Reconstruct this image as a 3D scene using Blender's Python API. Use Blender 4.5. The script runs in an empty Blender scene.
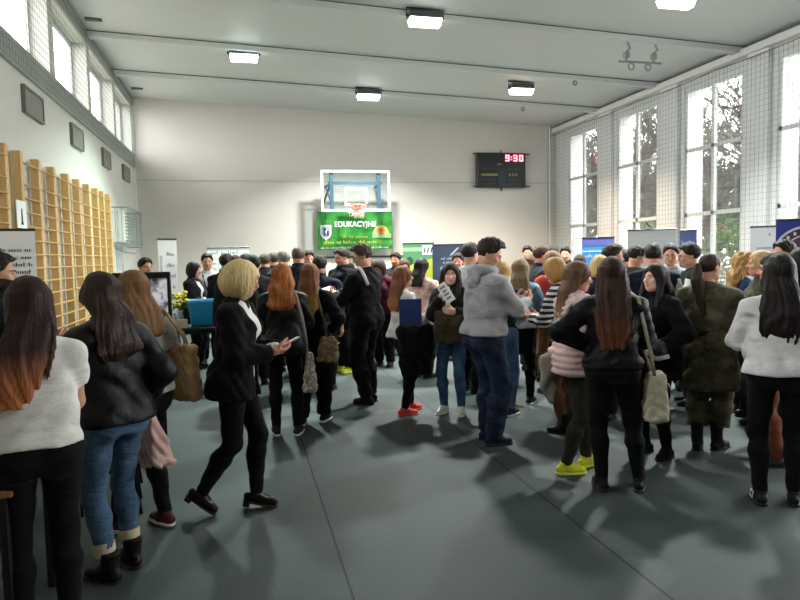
import bpy, math, random
import numpy as np
from mathutils import Vector, Matrix
random.seed(7)
SC = bpy.context.scene
COL = SC.collection
PI = math.pi
LAMP_W, SKY_S, EXPO = 400.0, 21.0, 0.0
# ------------------------------------------------------------------ camera
FPX, EYE = 655.0, 1.73
_Y = np.array([-158., 41., -FPX]); _Y /= np.linalg.norm(_Y)
_r = 0.020
_uz = -((-math.sin(_r))*_Y[0] + math.cos(_r)*_Y[1])/_Y[2]
_Z = np.array([-math.sin(_r), math.cos(_r), _uz]); _Z /= np.linalg.norm(_Z)
_X = np.cross(_Y, _Z)
CAMR = np.array([_X, _Y, _Z])            # room axes in camera axes
cam_data = bpy.data.cameras.new('camera')
cam = bpy.data.objects.new('camera', cam_data); COL.objects.link(cam)
cam_data.sensor_width = 36.0; cam_data.lens = FPX/800*36
cam_data.clip_start = 0.05; cam_data.clip_end = 400
mw = Matrix([[*CAMR[i], (0, 0, EYE)[i]] for i in range(3)] + [[0, 0, 0, 1]])
cam.matrix_world = mw
SC.camera = cam

def ray(px, py):
    return CAMR @ np.array([px-400., 300.-py, -FPX])
def on_floor(px, z):
    """floor point seen in image column px at camera depth z"""
    d = ray(px, 257 + EYE*FPX/z)
    t = EYE/-d[2]
    return np.array([d[0]*t, d[1]*t])
def on_y(px, py, Y):
    d = ray(px, py); return d*(Y/d[1]) + np.array([0, 0, EYE])

# ------------------------------------------------------------------ materials
def lin(h):
    if isinstance(h, str):
        h = h.lstrip('#'); c = [int(h[i:i+2], 16)/255 for i in (0, 2, 4)]
    else:
        c = list(h)
    return tuple(x/12.92 if x <= .04045 else ((x+.055)/1.055)**2.4 for x in c)
_mats = {}
class NT:
    def __init__(s, m):
        m.use_nodes = True; s.t = m.node_tree; s.t.nodes.clear()
    def n(s, typ, ins=None, **kw):
        x = s.t.nodes.new(typ)
        for k, v in kw.items(): setattr(x, k, v)
        for k, v in (ins or {}).items():
            if isinstance(v, tuple) and len(v) == 2 and hasattr(v[0], 'outputs'):
                s.t.links.new(v[0].outputs[v[1]], x.inputs[k])
            else: x.inputs[k].default_value = v
        return x
    def math(s, op, a, b=0.0, c=0.0):
        x = s.t.nodes.new('ShaderNodeMath'); x.operation = op
        for i, v in enumerate((a, b, c)):
            if isinstance(v, tuple): s.t.links.new(v[0].outputs[v[1]], x.inputs[i])
            else: x.inputs[i].default_value = v
        return (x, 0)
    def mix(s, f, a, b):
        x = s.t.nodes.new('ShaderNodeMix'); x.data_type = 'RGBA'
        for i, v in ((0, f), (6, a), (7, b)):
            if isinstance(v, tuple) and hasattr(v[0], 'outputs'): s.t.links.new(v[0].outputs[v[1]], x.inputs[i])
            else: x.inputs[i].default_value = v if i == 0 else (*v, 1)[:4]
        return (x, 2)
    def ramp(s, f, stops, interp='LINEAR'):
        x = s.t.nodes.new('ShaderNodeValToRGB'); s.t.links.new(f[0].outputs[f[1]], x.inputs[0])
        r = x.color_ramp; r.interpolation = interp
        while len(r.elements) < len(stops): r.elements.new(0.5)
        for e, (p, c) in zip(r.elements, stops): e.position = p; e.color = (*c, 1)
        return (x, 0)
    def obj(s, scale=(1, 1, 1)):
        c = s.n('ShaderNodeTexCoord')
        return (s.n('ShaderNodeMapping', {'Vector': (c, 3), 'Scale': scale}), 0)
    def noise(s, vec, scale, detail=3.0, rough=.55):
        return (s.n('ShaderNodeTexNoise', {'Vector': vec, 'Scale': scale, 'Detail': detail, 'Roughness': rough}), 0)
    def finish(s, col, rough=.8, metal=0., spec=.5, bump=None, bstr=.2, bdist=.01, sheen=0, alpha=None, coat=0):
        b = s.n('ShaderNodeBsdfPrincipled', {'Metallic': metal, 'Specular IOR Level': spec})
        if isinstance(col, tuple) and hasattr(col[0], 'outputs'): s.t.links.new(col[0].outputs[col[1]], b.inputs['Base Color'])
        else: b.inputs['Base Color'].default_value = (*col, 1)[:4]
        if isinstance(rough, tuple): s.t.links.new(rough[0].outputs[rough[1]], b.inputs['Roughness'])
        else: b.inputs['Roughness'].default_value = rough
        b.inputs['Sheen Weight'].default_value = sheen
        b.inputs['Coat Weight'].default_value = coat
        if bump:
            u = s.n('ShaderNodeBump', {'Height': bump, 'Strength': bstr, 'Distance': bdist})
            s.t.links.new(u.outputs[0], b.inputs['Normal'])
        o = s.n('ShaderNodeOutputMaterial'); s.t.links.new(b.outputs[0], o.inputs[0])
        return b
def cached(f):
    def g(*a, **k):
        key = (f.__name__, repr(a), repr(k))
        if key not in _mats: _mats[key] = f(*a, **k)
        return _mats[key]
    return g
@cached
def paint(col, rough=.7, metal=0., var=.06, scale=8., bump=.05, spec=.4):
    m = bpy.data.materials.new('paint'); t = NT(m); c = lin(col)
    v = t.obj(); n = t.noise(v, scale, 4)
    colr = t.mix(n, tuple(x*(1-var) for x in c), tuple(min(1, x*(1+var)) for x in c))
    t.finish(colr, rough, metal, spec, t.noise(v, scale*18, 2), bump, .004)
    return m
@cached
def cloth(col, rough=.9, var=.07, scale=9., weave=420., bstr=.3, spec=.15, sheen=.02, col2=None):
    m = bpy.data.materials.new('cloth'); t = NT(m); c = lin(col)
    v = t.obj(); n = t.noise(v, scale, 4)
    a, b = (tuple(x*(1-var) for x in c), tuple(min(1, x*(1+var)) for x in c)) if not col2 else (c, lin(col2))
    colr = t.mix(t.ramp(n, [(.35, (0, 0, 0)), (.65, (1, 1, 1))]), a, b)
    fv = t.n('ShaderNodeMapping', {'Vector': (t.n('ShaderNodeTexCoord'), 3), 'Rotation': (.5, .35, .6), 'Scale': (2.2, 2.2, 6.5)})
    fo = (t.n('ShaderNodeTexNoise', {'Vector': (fv, 0), 'Scale': 1.3, 'Detail': 2.5, 'Distortion': 1.1}), 0)
    h = t.math('ADD', t.math('MULTIPLY', t.noise(v, weave, 2), .35), t.math('ADD', t.math('MULTIPLY', t.noise(v, 26, 3), .8), t.math('MULTIPLY', fo, 6.0)))
    t.finish(colr, rough, 0, spec, h, bstr*1.3, .010, sheen)
    return m
@cached
def leather(col, rough=.5):
    m = bpy.data.materials.new('leather'); t = NT(m); c = lin(col)
    v = t.obj(); n = t.noise(v, 20, 4)
    colr = t.mix(n, tuple(x*.7 for x in c), tuple(min(1, x*1.35) for x in c))
    vo = t.n('ShaderNodeTexVoronoi', {'Vector': v, 'Scale': 160.})
    h = t.math('ADD', t.math('MULTIPLY', (vo, 0), .4), t.math('MULTIPLY', t.noise(v, 22, 4), 3.0))
    t.finish(colr, rough, 0, .18, h, .35, .006)
    return m
@cached
def denim(col, fade=1.8):
    m = bpy.data.materials.new('denim'); t = NT(m); c = lin(col)
    v = t.obj((1, 1, .45)); n = t.noise(v, 9, 5, .65)
    colr = t.mix(t.ramp(n, [(.3, (0, 0, 0)), (.72, (1, 1, 1))]), tuple(x*.62 for x in c), tuple(min(1, x*fade) for x in c))
    fv = t.n('ShaderNodeMapping', {'Vector': (t.n('ShaderNodeTexCoord'), 3), 'Rotation': (.25, .3, .4), 'Scale': (3.5, 3.5, 11.)})
    fo = (t.n('ShaderNodeTexNoise', {'Vector': (fv, 0), 'Scale': 1.3, 'Detail': 2.5, 'Distortion': 1.2}), 0)
    h = t.math('ADD', t.math('MULTIPLY', t.noise(t.obj(), 500, 2), .4), t.math('MULTIPLY', fo, 6.))
    t.finish(colr, .85, 0, .25, h, .45, .012, .02)
    return m
@cached
def hairmat(col, tip=None, z0=1.1, z1=1.45, var=.45, hl=None):
    m = bpy.data.materials.new('hair'); t = NT(m); c = lin(col)
    v = t.obj((1, 1, .09)); n = t.noise(v, 95, 4, .6); n2 = t.noise(t.obj((1, 1, .25)), 16, 2)
    dark = tuple(x*(1-var) for x in c); lite = tuple(min(1, x*(1+var*1.3)) for x in c) if not hl else lin(hl)
    f = t.math('MULTIPLY_ADD', n2, .7, t.math('MULTIPLY_ADD', n, 1.1, -.42))
    base = t.mix(f, dark, lite)
    if tip:
        co = t.n('ShaderNodeTexCoord'); sp = t.n('ShaderNodeSeparateXYZ', {0: (co, 3)})
        zz = t.math('MULTIPLY_ADD', n, .16, (sp, 2))
        g = t.n('ShaderNodeMapRange', {'Value': zz, 'From Min': z0+.08, 'From Max': z1+.08})
        tc = lin(tip)
        tp = t.mix(n, tuple(x*.6 for x in tc), tuple(min(1, x*1.4) for x in tc))
        base = t.mix((g, 0), tp, base)
    t.finish(base, .55, 0, .22, n, .6, .010)
    return m
@cached
def skin(col='#c99a80'):
    m = bpy.data.materials.new('skin'); t = NT(m); c = lin(col)
    v = t.obj(); n = t.noise(v, 18, 3)
    colr = t.mix(n, (c[0]*.9, c[1]*.82, c[2]*.8), (min(1, c[0]*1.08), c[1]*1.1, c[2]*1.1))
    b = t.finish(colr, .5, 0, .4, t.noise(v, 300, 2), .08, .002)
    b.inputs['Subsurface Weight'].default_value = .08; b.inputs['Subsurface Radius'].default_value = (.02, .008, .005)
    return m
@cached
def emit(col, strength):
    m = bpy.data.materials.new('light'); t = NT(m)
    e = t.n('ShaderNodeEmission', {'Color': (*lin(col), 1), 'Strength': strength}); o = t.n('ShaderNodeOutputMaterial', {0: (e, 0)})
    return m
@cached
def glass(refl=.06, tint='#fbfcfb'):
    m = bpy.data.materials.new('glass'); t = NT(m)
    a = t.n('ShaderNodeBsdfTransparent', {0: (*lin(tint), 1)}); g = t.n('ShaderNodeBsdfGlossy', {'Roughness': .03})
    fr = t.n('ShaderNodeFresnel', {0: 1.45})
    f = t.math('MULTIPLY', (fr, 0), refl/.04*.5)
    mx = t.n('ShaderNodeMixShader', {0: f, 1: (a, 0), 2: (g, 0)}); t.n('ShaderNodeOutputMaterial', {0: (mx, 0)})
    return m
@cached
def camo():
    m = bpy.data.materials.new('camouflage'); t = NT(m); v = t.obj()
    a = t.noise(v, 9, 3, .5); b = t.noise(t.obj((1.3, .9, 1.1)), 13, 3, .5)
    c = t.mix(t.ramp(a, [(.0, (0, 0, 0)), (.5, (1, 1, 1))], 'CONSTANT'), lin('#524f3b'), lin('#3e3e30'))
    c = t.mix(t.ramp(b, [(.0, (0, 0, 0)), (.57, (1, 1, 1))], 'CONSTANT'), c, lin('#4c4030'))
    d = t.noise(t.obj((.8, 1.2, 1)), 11, 2, .5)
    c = t.mix(t.ramp(d, [(.0, (0, 0, 0)), (.62, (1, 1, 1))], 'CONSTANT'), c, lin('#2c2b22'))
    t.finish(c, .9, 0, .2, t.noise(v, 24, 4), .35, .012, .1)
    return m
@cached
def stripes(c1, c2, period=.05, thick=.45):
    m = bpy.data.materials.new('stripes'); t = NT(m)
    co = t.n('ShaderNodeTexCoord'); sp = t.n('ShaderNodeSeparateXYZ', {0: (co, 3)})
    w = t.noise(t.obj(), 6, 2)
    f = t.math('FRACT', t.math('DIVIDE', t.math('MULTIPLY_ADD', w, .03, (sp, 2)), period))
    c = t.mix(t.math('LESS_THAN', f, thick), lin(c1), lin(c2))
    t.finish(c, .9, 0, .2, t.noise(t.obj(), 30, 3), .3, .008)
    return m
@cached
def blotch(c1, c2, c3, scale=22., lev=.52, rough=.85):
    m = bpy.data.materials.new('print'); t = NT(m); v = t.obj()
    n = t.noise(v, scale, 3, .6); vo = t.n('ShaderNodeTexVoronoi', {'Vector': v, 'Scale': scale*1.7})
    c = t.mix(t.ramp(n, [(0, (0, 0, 0)), (lev, (1, 1, 1))], 'CONSTANT'), lin(c1), lin(c2))
    c = t.mix(t.ramp((vo, 0), [(0, (1, 1, 1)), (.2, (0, 0, 0))], 'CONSTANT'), c, lin(c3))
    t.finish(c, rough, 0, .3, n, .25, .006)
    return m
@cached
def wood(col='#c89a55', var=.25):
    m = bpy.data.materials.new('wood'); t = NT(m); c = lin(col)
    v = t.obj((14, 14, 1.2)); n = t.noise(v, 3, 5, .6)
    colr = t.mix(n, tuple(x*(1-var) for x in c), tuple(min(1, x*(1+var)) for x in c))
    t.finish(colr, .42, 0, .4, n, .06, .004)
    return m

# ------------------------------------------------------------------ mesh helpers
def link_mesh(name, V, F, mats, parent=None, midx=None, smooth=True):
    """V (n,3) array, F (m,4) int array or list of polygons"""
    me = bpy.data.meshes.new(name)
    if isinstance(F, np.ndarray) and len(F):
        k = F.shape[1]
        me.vertices.add(len(V)); me.vertices.foreach_set('co', np.ascontiguousarray(V, np.float32).ravel())
        me.loops.add(F.size); me.loops.foreach_set('vertex_index', F.astype(np.int32).ravel())
        me.polygons.add(len(F))
        me.polygons.foreach_set('loop_start', np.arange(0, F.size, k, dtype=np.int32))
        me.update(calc_edges=True)
    else:
        me.from_pydata([tuple(map(float, v)) for v in V], [], [tuple(map(int, f)) for f in F]); me.update()
    for m in (mats if isinstance(mats, (list, tuple)) else [mats]): me.materials.append(m)
    if midx is not None: me.polygons.foreach_set('material_index', np.asarray(midx, np.int32))
    me.polygons.foreach_set('use_smooth', np.full(len(me.polygons), bool(smooth)))
    me.validate(); me.update()
    o = bpy.data.objects.new(name, me); COL.objects.link(o)
    if parent is not None: o.parent = parent
    return o
def tag(o, label, cat, group=None, kind=None):
    o['label'] = label; o['category'] = cat
    if group: o['group'] = group
    if kind: o['kind'] = kind
    return o
def empty(name, loc=(0, 0, 0), rz=0.):
    o = bpy.data.objects.new(name, None); COL.objects.link(o)
    o.location = loc; o.rotation_euler = (0, 0, rz); o.empty_display_size = .1
    return o
class MB:
    """collects boxes, tubes and quads, links them as one mesh object"""
    def __init__(s): s.V = []; s.F = []; s.I = []; s.S = []
    def add(s, V, F, mi=0):
        k = len(s.V); s.V += [tuple(map(float, v)) for v in V]
        s.F += [tuple(int(i)+k for i in f) for f in F]; s.I += [mi]*len(F); return s
    def box(s, a, b, mi=0, bev=0.0):
        (x0, y0, z0), (x1, y1, z1) = a, b
        x0, x1 = min(x0, x1), max(x0, x1); y0, y1 = min(y0, y1), max(y0, y1); z0, z1 = min(z0, z1), max(z0, z1)
        if bev <= 0:
            V = [(x, y, z) for z in (z0, z1) for y in (y0, y1) for x in (x0, x1)]
            return s.add(V, [(0, 2, 3, 1), (4, 5, 7, 6), (0, 1, 5, 4), (2, 6, 7, 3), (0, 4, 6, 2), (1, 3, 7, 5)], mi)
        b_ = min(bev, (x1-x0)/2.1, (y1-y0)/2.1, (z1-z0)/2.1)
        V, idx = [], {}
        for ix, x in ((0, x0), (1, x1)):
            for iy, y in ((0, y0), (1, y1)):
                for iz, z in ((0, z0), (1, z1)):
                    sx, sy, sz = (b_ if ix == 0 else -b_), (b_ if iy == 0 else -b_), (b_ if iz == 0 else -b_)
                    for ax, p in ((0, (x, y+sy, z+sz)), (1, (x+sx, y, z+sz)), (2, (x+sx, y+sy, z))):
                        idx[ix, iy, iz, ax] = len(V); V.append(p)
        g = lambda *k: idx[k]
        F = []
        for v in (0, 1):
            F.append([g(v, 0, 0, 0), g(v, 1, 0, 0), g(v, 1, 1, 0), g(v, 0, 1, 0)])
            F.append([g(0, v, 0, 1), g(1, v, 0, 1), g(1, v, 1, 1), g(0, v, 1, 1)])
            F.append([g(0, 0, v, 2), g(1, 0, v, 2), g(1, 1, v, 2), g(0, 1, v, 2)])
        for a_ in (0, 1):
            for c in (0, 1):
                F.append([g(a_, c, 0, 0), g(a_, c, 1, 0), g(a_, c, 1, 1), g(a_, c, 0, 1)])
                F.append([g(a_, 0, c, 0), g(a_, 1, c, 0), g(a_, 1, c, 2), g(a_, 0, c, 2)])
                F.append([g(0, a_, c, 1), g(1, a_, c, 1), g(1, a_, c, 2), g(0, a_, c, 2)])
                for d in (0, 1): F.append([g(a_, c, d, 0), g(a_, c, d, 1), g(a_, c, d, 2)])
        F = list(dict.fromkeys(map(tuple, F)))
        P = np.array(V); ctr = P.mean(0); G = []
        for f in F:
            n = np.cross(P[f[1]]-P[f[0]], P[f[2]]-P[f[0]])
            G.append(f if n @ (P[list(f)].mean(0)-ctr) > 0 else f[::-1])
        return s.add(V, G, mi)
    def tube(s, pts, r, n=8, mi=0, flat=None):
        """flat = (width_dir, ratio): squashes the section into a ribbon"""
        P = np.array(pts, float); k = len(P)
        R = np.full(k, r, float) if np.isscalar(r) else np.array(r, float)
        T = np.gradient(P, axis=0); T /= np.linalg.norm(T, axis=1)[:, None]+1e-12
        u = np.array([0, 0, 1.]) if abs(T[0][2]) < .9 else np.array([1., 0, 0])
        if flat is not None: u = np.array(flat[0], float)
        V = []
        for i in range(k):
            u = u - T[i]*(u @ T[i]); u /= np.linalg.norm(u)+1e-12
            w = np.cross(T[i], u)
            for j in range(n):
                a = 2*PI*j/n
                V.append(P[i]+R[i]*(math.cos(a)*u + math.sin(a)*w*(flat[1] if flat is not None else 1)))
        F = [(i*n+j, i*n+(j+1) % n, (i+1)*n+(j+1) % n, (i+1)*n+j) for i in range(k-1) for j in range(n)]
        F += [tuple(range(n))[::-1], tuple((k-1)*n+j for j in range(n))]
        return s.add(V, F, mi)
    def cyl(s, a, b, r, n=14, mi=0): return s.tube([a, b], r, n, mi)
    def ball(s, c, r, nu=12, nv=8, mi=0, mif=None):
        r = np.full(3, r) if np.isscalar(r) else np.array(r)
        V = [np.array(c)+r*np.array([math.sin(PI*i/nv)*math.cos(2*PI*j/nu), math.sin(PI*i/nv)*math.sin(2*PI*j/nu), math.cos(PI*i/nv)]) for i in range(nv+1) for j in range(nu)]
        F = [(i*nu+j, (i+1)*nu+j, (i+1)*nu+(j+1) % nu, i*nu+(j+1) % nu) for i in range(nv) for j in range(nu)]
        return s.add(V, F, mi)
    def lathe(s, c, prof, n=16, mi=0):
        V = [(c[0]+r*math.cos(2*PI*j/n), c[1]+r*math.sin(2*PI*j/n), c[2]+z) for r, z in prof for j in range(n)]
        F = [(i*n+j, i*n+(j+1) % n, (i+1)*n+(j+1) % n, (i+1)*n+j) for i in range(len(prof)-1) for j in range(n)]
        F += [tuple(range(n))[::-1], tuple((len(prof)-1)*n+j for j in range(n))]
        return s.add(V, F, mi)
    def build(s, name, mats, parent=None, smooth=False, xf=None):
        V = np.array(s.V)
        if xf is not None: V = V @ np.array(xf[0]).T + np.array(xf[1])
        return link_mesh(name, V, s.F, mats, parent, s.I, smooth)

# ------------------------------------------------------------------ signed-distance modelling
def cap(p, a, b, ra, rb):
    a = np.asarray(a, np.float32); b = np.asarray(b, np.float32)
    ba = b-a; pa = p-a
    t = np.clip(pa @ ba/(ba @ ba+1e-9), 0, 1)
    return np.linalg.norm(pa-t[:, None]*ba, axis=1)-(ra+(rb-ra)*t)
def ell(p, c, r):
    q = p-np.asarray(c, np.float32); r = np.asarray(r, np.float32)
    k0 = np.linalg.norm(q/r, axis=1); k1 = np.linalg.norm(q/(r*r), axis=1)
    return k0*(k0-1)/(k1+1e-9)
def rbox(p, c, h, r):
    q = np.abs(p-np.asarray(c, np.float32))-(np.asarray(h, np.float32)-r)
    return np.linalg.norm(np.maximum(q, 0), axis=1)+np.minimum(q.max(1), 0)-r
def smin(a, b, k):
    h = np.maximum(k-np.abs(a-b), 0)/k
    return np.minimum(a, b)-h*h*k*.25
def smax(a, b, k): return -smin(-a, -b, k)
def slices(p, S):
    S = np.asarray(S, np.float32)
    z = p[:, 2]
    w = np.interp(z, S[:, 0], S[:, 1]); d = np.interp(z, S[:, 0], S[:, 2]); yc = np.interp(z, S[:, 0], S[:, 3])
    xc = np.interp(z, S[:, 0], S[:, 4]) if S.shape[1] > 4 else 0
    x = np.abs((p[:, 0]-xc)/w); y = np.abs((p[:, 1]-yc)/d)
    q = (x**2.4+y**2.4)**(1/2.4)
    dd = (q-1)*np.minimum(w, d)
    return np.maximum(dd, np.maximum(S[0, 0]-z, z-S[-1, 0]))
def mesh_sdf(f, xs, ys, zs):
    ST = 4
    def fit(a):
        k = (-(len(a)-1)) % ST
        return np.concatenate([a, a[-1]+(a[-1]-a[-2])*np.arange(1, k+1)]) if k else a
    xs, ys, zs = (fit(np.asarray(a, np.float32)) for a in (xs, ys, zs))
    n = (len(xs), len(ys), len(zs))
    X, Y, Z = np.meshgrid(xs[::ST], ys[::ST], zs[::ST], indexing='ij')
    C = f(np.stack([X.ravel(), Y.ravel(), Z.ravel()], 1).astype(np.float32)).reshape(X.shape)
    m = tuple(k-1 for k in C.shape)
    mn = np.full(m, 9e9); 
    for i in (0, 1):
        for j in (0, 1):
            for k in (0, 1): mn = np.minimum(mn, np.abs(C[i:m[0]+i, j:m[1]+j, k:m[2]+k]))
    dx, dy, dz = np.diff(xs[::ST]), np.diff(ys[::ST]), np.diff(zs[::ST])
    diag = np.sqrt(dx[:, None, None]**2+dy[None, :, None]**2+dz[None, None, :]**2)
    act = mn < .72*diag+.012
    mask = np.zeros(n, bool)
    for i, j, k in zip(*np.nonzero(act)): mask[i*ST:i*ST+ST+1, j*ST:j*ST+ST+1, k*ST:k*ST+ST+1] = True
    ix = np.minimum((np.arange(n[0])+ST//2)//ST, C.shape[0]-1); iy = np.minimum((np.arange(n[1])+ST//2)//ST, C.shape[1]-1); iz = np.minimum((np.arange(n[2])+ST//2)//ST, C.shape[2]-1)
    Fv = C[np.ix_(ix, iy, iz)].astype(np.float32)
    I, J, K = np.nonzero(mask)
    Fv[I, J, K] = f(np.stack([xs[I], ys[J], zs[K]], 1).astype(np.float32))
    s = Fv < 0
    cnt = np.zeros(tuple(k-1 for k in n), np.int8)
    sl = lambda a, o: a[o[0]:n[0]-1+o[0], o[1]:n[1]-1+o[1], o[2]:n[2]-1+o[2]]
    for o in np.ndindex(2, 2, 2): cnt += sl(s, o)
    A = (cnt > 0) & (cnt < 8)
    ci, cj, ck = np.nonzero(A)
    if not len(ci): return np.zeros((0, 3)), np.zeros((0, 4), int)
    idx = np.full(A.shape, -1, np.int64); idx[ci, cj, ck] = np.arange(len(ci))
    acc = np.zeros((len(ci), 3)); num = np.zeros(len(ci))
    ax = (xs, ys, zs); cc = (ci, cj, ck)
    for d in range(3):
        e = [d == i for i in range(3)]
        for u in (0, 1):
            for v in (0, 1):
                o = [0, 0, 0]; o[(d+1) % 3] = u; o[(d+2) % 3] = v
                a = [cc[i]+o[i] for i in range(3)]; b = [a[i]+(1 if e[i] else 0) for i in range(3)]
                fa = Fv[a[0], a[1], a[2]]; fb = Fv[b[0], b[1], b[2]]
                c = (fa < 0) != (fb < 0)
                t = np.where(c, fa/np.where(c, fa-fb, 1), 0)
                for i in range(3):
                    pa = ax[i][a[i]]; pb = ax[i][b[i]]
                    acc[:, i] += np.where(c, pa+(pb-pa)*t, 0)
                num += c
    V = acc/num[:, None]
    quads = []
    for d in range(3):
        e1, e2 = (d+1) % 3, (d+2) % 3
        lo = [slice(None)]*3; hi = [slice(None)]*3
        lo[d] = slice(0, n[d]-1); hi[d] = slice(1, n[d])
        for e in (e1, e2): lo[e] = slice(1, n[e]-1); hi[e] = slice(1, n[e]-1)
        a = s[tuple(lo)]; b = s[tuple(hi)]
        for pos in (True, False):
            w = np.nonzero((a & ~b) if pos else (~a & b))
            g = [w[0].copy(), w[1].copy(), w[2].copy()]
            g[e1] = g[e1]+1; g[e2] = g[e2]+1
            def at(o1, o2):
                h = [g[0], g[1], g[2]]; h[e1] = h[e1]-o1; h[e2] = h[e2]-o2
                return idx[h[0], h[1], h[2]]
            q = np.stack([at(1, 1), at(0, 1), at(0, 0), at(1, 0)], 1)
            quads.append(q if pos else q[:, ::-1])
    F = np.concatenate(quads)
    return V, F[(F >= 0).all(1)]
def axis(lo, hi, h, flo=None, fhi=None, hf=None):
    if flo is None: return np.arange(lo, hi+h, h)
    a = np.arange(flo, lo-h, -h)[::-1] if lo < flo else np.array([flo])
    b = np.arange(flo, fhi+hf, hf)
    c = np.arange(b[-1]+h, hi+h, h)
    return np.concatenate([a[:-1] if len(a) and abs(a[-1]-flo) < 1e-9 else a, b, c])
# ------------------------------------------------------------------ people
V3 = lambda *a: np.array(a, np.float64)
SKIN = dict(m=skin('#c4967c'), pale=skin('#d8b09c'), tan=skin('#b3805f'), rosy=skin('#cf9480'))
EYEW = paint('#d9d4cc', .3, var=.02); IRIS = paint('#20160f', .25, var=.02); LIP = paint('#b07c72', .45, var=.05)
def rot_axis(ax, a):
    return np.array(Matrix.Rotation(a, 3, Vector(ax)))
def ik(S, T, l1, l2, pole):
    d = T-S; L = np.linalg.norm(d); L2 = min(L, (l1+l2)*.996); L2 = max(L2, abs(l1-l2)+.03)
    u = d/L; T = S+u*L2
    a = (l1*l1-l2*l2+L2*L2)/(2*L2); h = math.sqrt(max(l1*l1-a*a, 0))
    p = np.array(pole, float); p = p-u*(p @ u); p /= np.linalg.norm(p)+1e-9
    return S+u*a+p*h, T
_hands = {}
def hand_mesh(curl, h):
    """left hand: wrist at origin, fingers along +y, thumb on +x, palm looking along -z"""
    key = (round(curl, 2), h)
    if key in _hands: return _hands[key]
    segs = []
    for bx, by, L, r, k in ((.031, .086, .070, .0092, .0), (.011, .091, .080, .0095, .05), (-.009, .088, .073, .0090, .1), (-.028, .080, .058, .0080, .18)):
        p = V3(bx, by, 0); a = .12+curl*.55+k*curl
        spread = bx*1.6
        for f, rr in ((.46, 1.), (.30, .92), (.24, .82)):
            q = p+L*f*1.06*V3(spread*math.cos(a), math.cos(a), -math.sin(a))
            segs.append((p, q, r*rr, r*rr*.9)); p = q; a += .18+curl*.75
    p = V3(.024, .022, -.004)
    a = curl*.5
    for L, d, r in ((.042, V3(.72, .62, -.28-a*.5), .0125), (.030, V3(.42-a*.4, .80, -.30-a), .0105), (.024, V3(.15-a*.7, .88, -.30-a), .0092)):
        d = d/np.linalg.norm(d); q = p+d*L; segs.append((p, q, r, r*.9)); p = q
    def f(P):
        d = rbox(P, (0, .048, -.001), (.041, .044, .014), .013)
        d = smin(d, cap(P, (0, -.03, 0), (0, .02, 0), .0265, .027), .02)
        d = smin(d, ell(P, (.024, .032, -.010), (.016, .030, .013)), .012)
        e = None
        for s_ in segs:
            c = cap(P, *s_); e = c if e is None else np.minimum(e, c)
        return smin(d, e, .007)
    r = mesh_sdf(f, np.arange(-.06, .095, h), np.arange(-.05, .20, h), np.arange(-.13, .04, h))
    _hands[key] = r
    return r
def head_sdf(q, male):
    jw = 1.08 if male else 1.0
    ax = np.abs(q[:, 0]); m = np.stack([ax, q[:, 1], q[:, 2]], 1)
    d = ell(q, (0, -.014, .030), (.075, .094, .084))
    d = smin(d, ell(q, (0, .024, -.030), (.060*jw, .068, .078)), .03)
    d = smin(d, ell(q, (0, .046, -.090), (.033*jw, .034, .026)), .035)
    d = smin(d, ell(m, (.040*jw, .006, -.065), (.024, .042, .030)), .03)
    d = smin(d, ell(m, (.034, .062, -.022), (.024, .022, .020)), .02)          # cheeks
    d = smax(d, -ell(m, (.031, .092, .000), (.0175, .022, .0090)), .010)         # eye sockets
    d = smin(d, cap(m, (.012, .082, .021), (.044, .072, .022), .007, .005), .012)
    d = smin(d, cap(q, (0, .086, .010), (0, .107, -.026), .0085, .0115), .012)  # nose
    d = smin(d, cap(m, (.008, .094, -.030), (.011, .090, -.030), .0075, .007), .008)
    d = smin(d, cap(m, (0, .089, -.0545), (.020, .078, -.057), .0068, .003), .006)
    d = smin(d, cap(m, (0, .088, -.0655), (.017, .078, -.063), .0078, .003), .006)
    e = ell(m, (.077, -.012, -.004), (.010, .020, .032))
    e = smax(e, -ell(m, (.090, -.006, -.002), (.010, .010, .018)), .006)
    return smin(d, e, .008)
def wrinkle(p, amp, sd):
    x, y, z = p[:, 0], p[:, 1], p[:, 2]
    a = np.sin(34*z+16*x*np.cos(sd)+3.2*np.sin(11*x+sd)+2.4*np.sin(13*y+2*sd))
    b = np.sin(19*z-21*x+3*np.sin(14*y+sd*1.7)+sd)
    c = np.abs(np.sin(23*z+13*x*np.sin(sd*2.3)+2.6*np.sin(9*x-7*y+sd)+1.7*np.sin(15*y+sd*.7)))
    return amp*(a*.5+b*.55*np.sin(7*z+5*x+sd)+(.55-c)*1.25)
TORSO = dict(
 f=[(.80, .150, .100, -.005), (.86, .172, .116, -.012), (.92, .170, .112, -.010), (1.0, .145, .096, 0), (1.06, .130, .090, .003), (1.14, .136, .095, .004), (1.22, .146, .104, .006), (1.30, .146, .098, 0), (1.35, .118, .080, -.008), (1.40, .066, .060, -.012), (1.44, .050, .050, -.010)],
 m=[(.80, .150, .105, 0), (.86, .162, .116, -.008), (.92, .160, .112, -.004), (1.0, .152, .106, .002), (1.08, .152, .106, .004), (1.16, .162, .110, .004), (1.24, .174, .115, .004), (1.31, .172, .106, 0), (1.355, .130, .084, -.008), (1.405, .070, .064, -.012), (1.44, .056, .056, -.010)])
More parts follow.
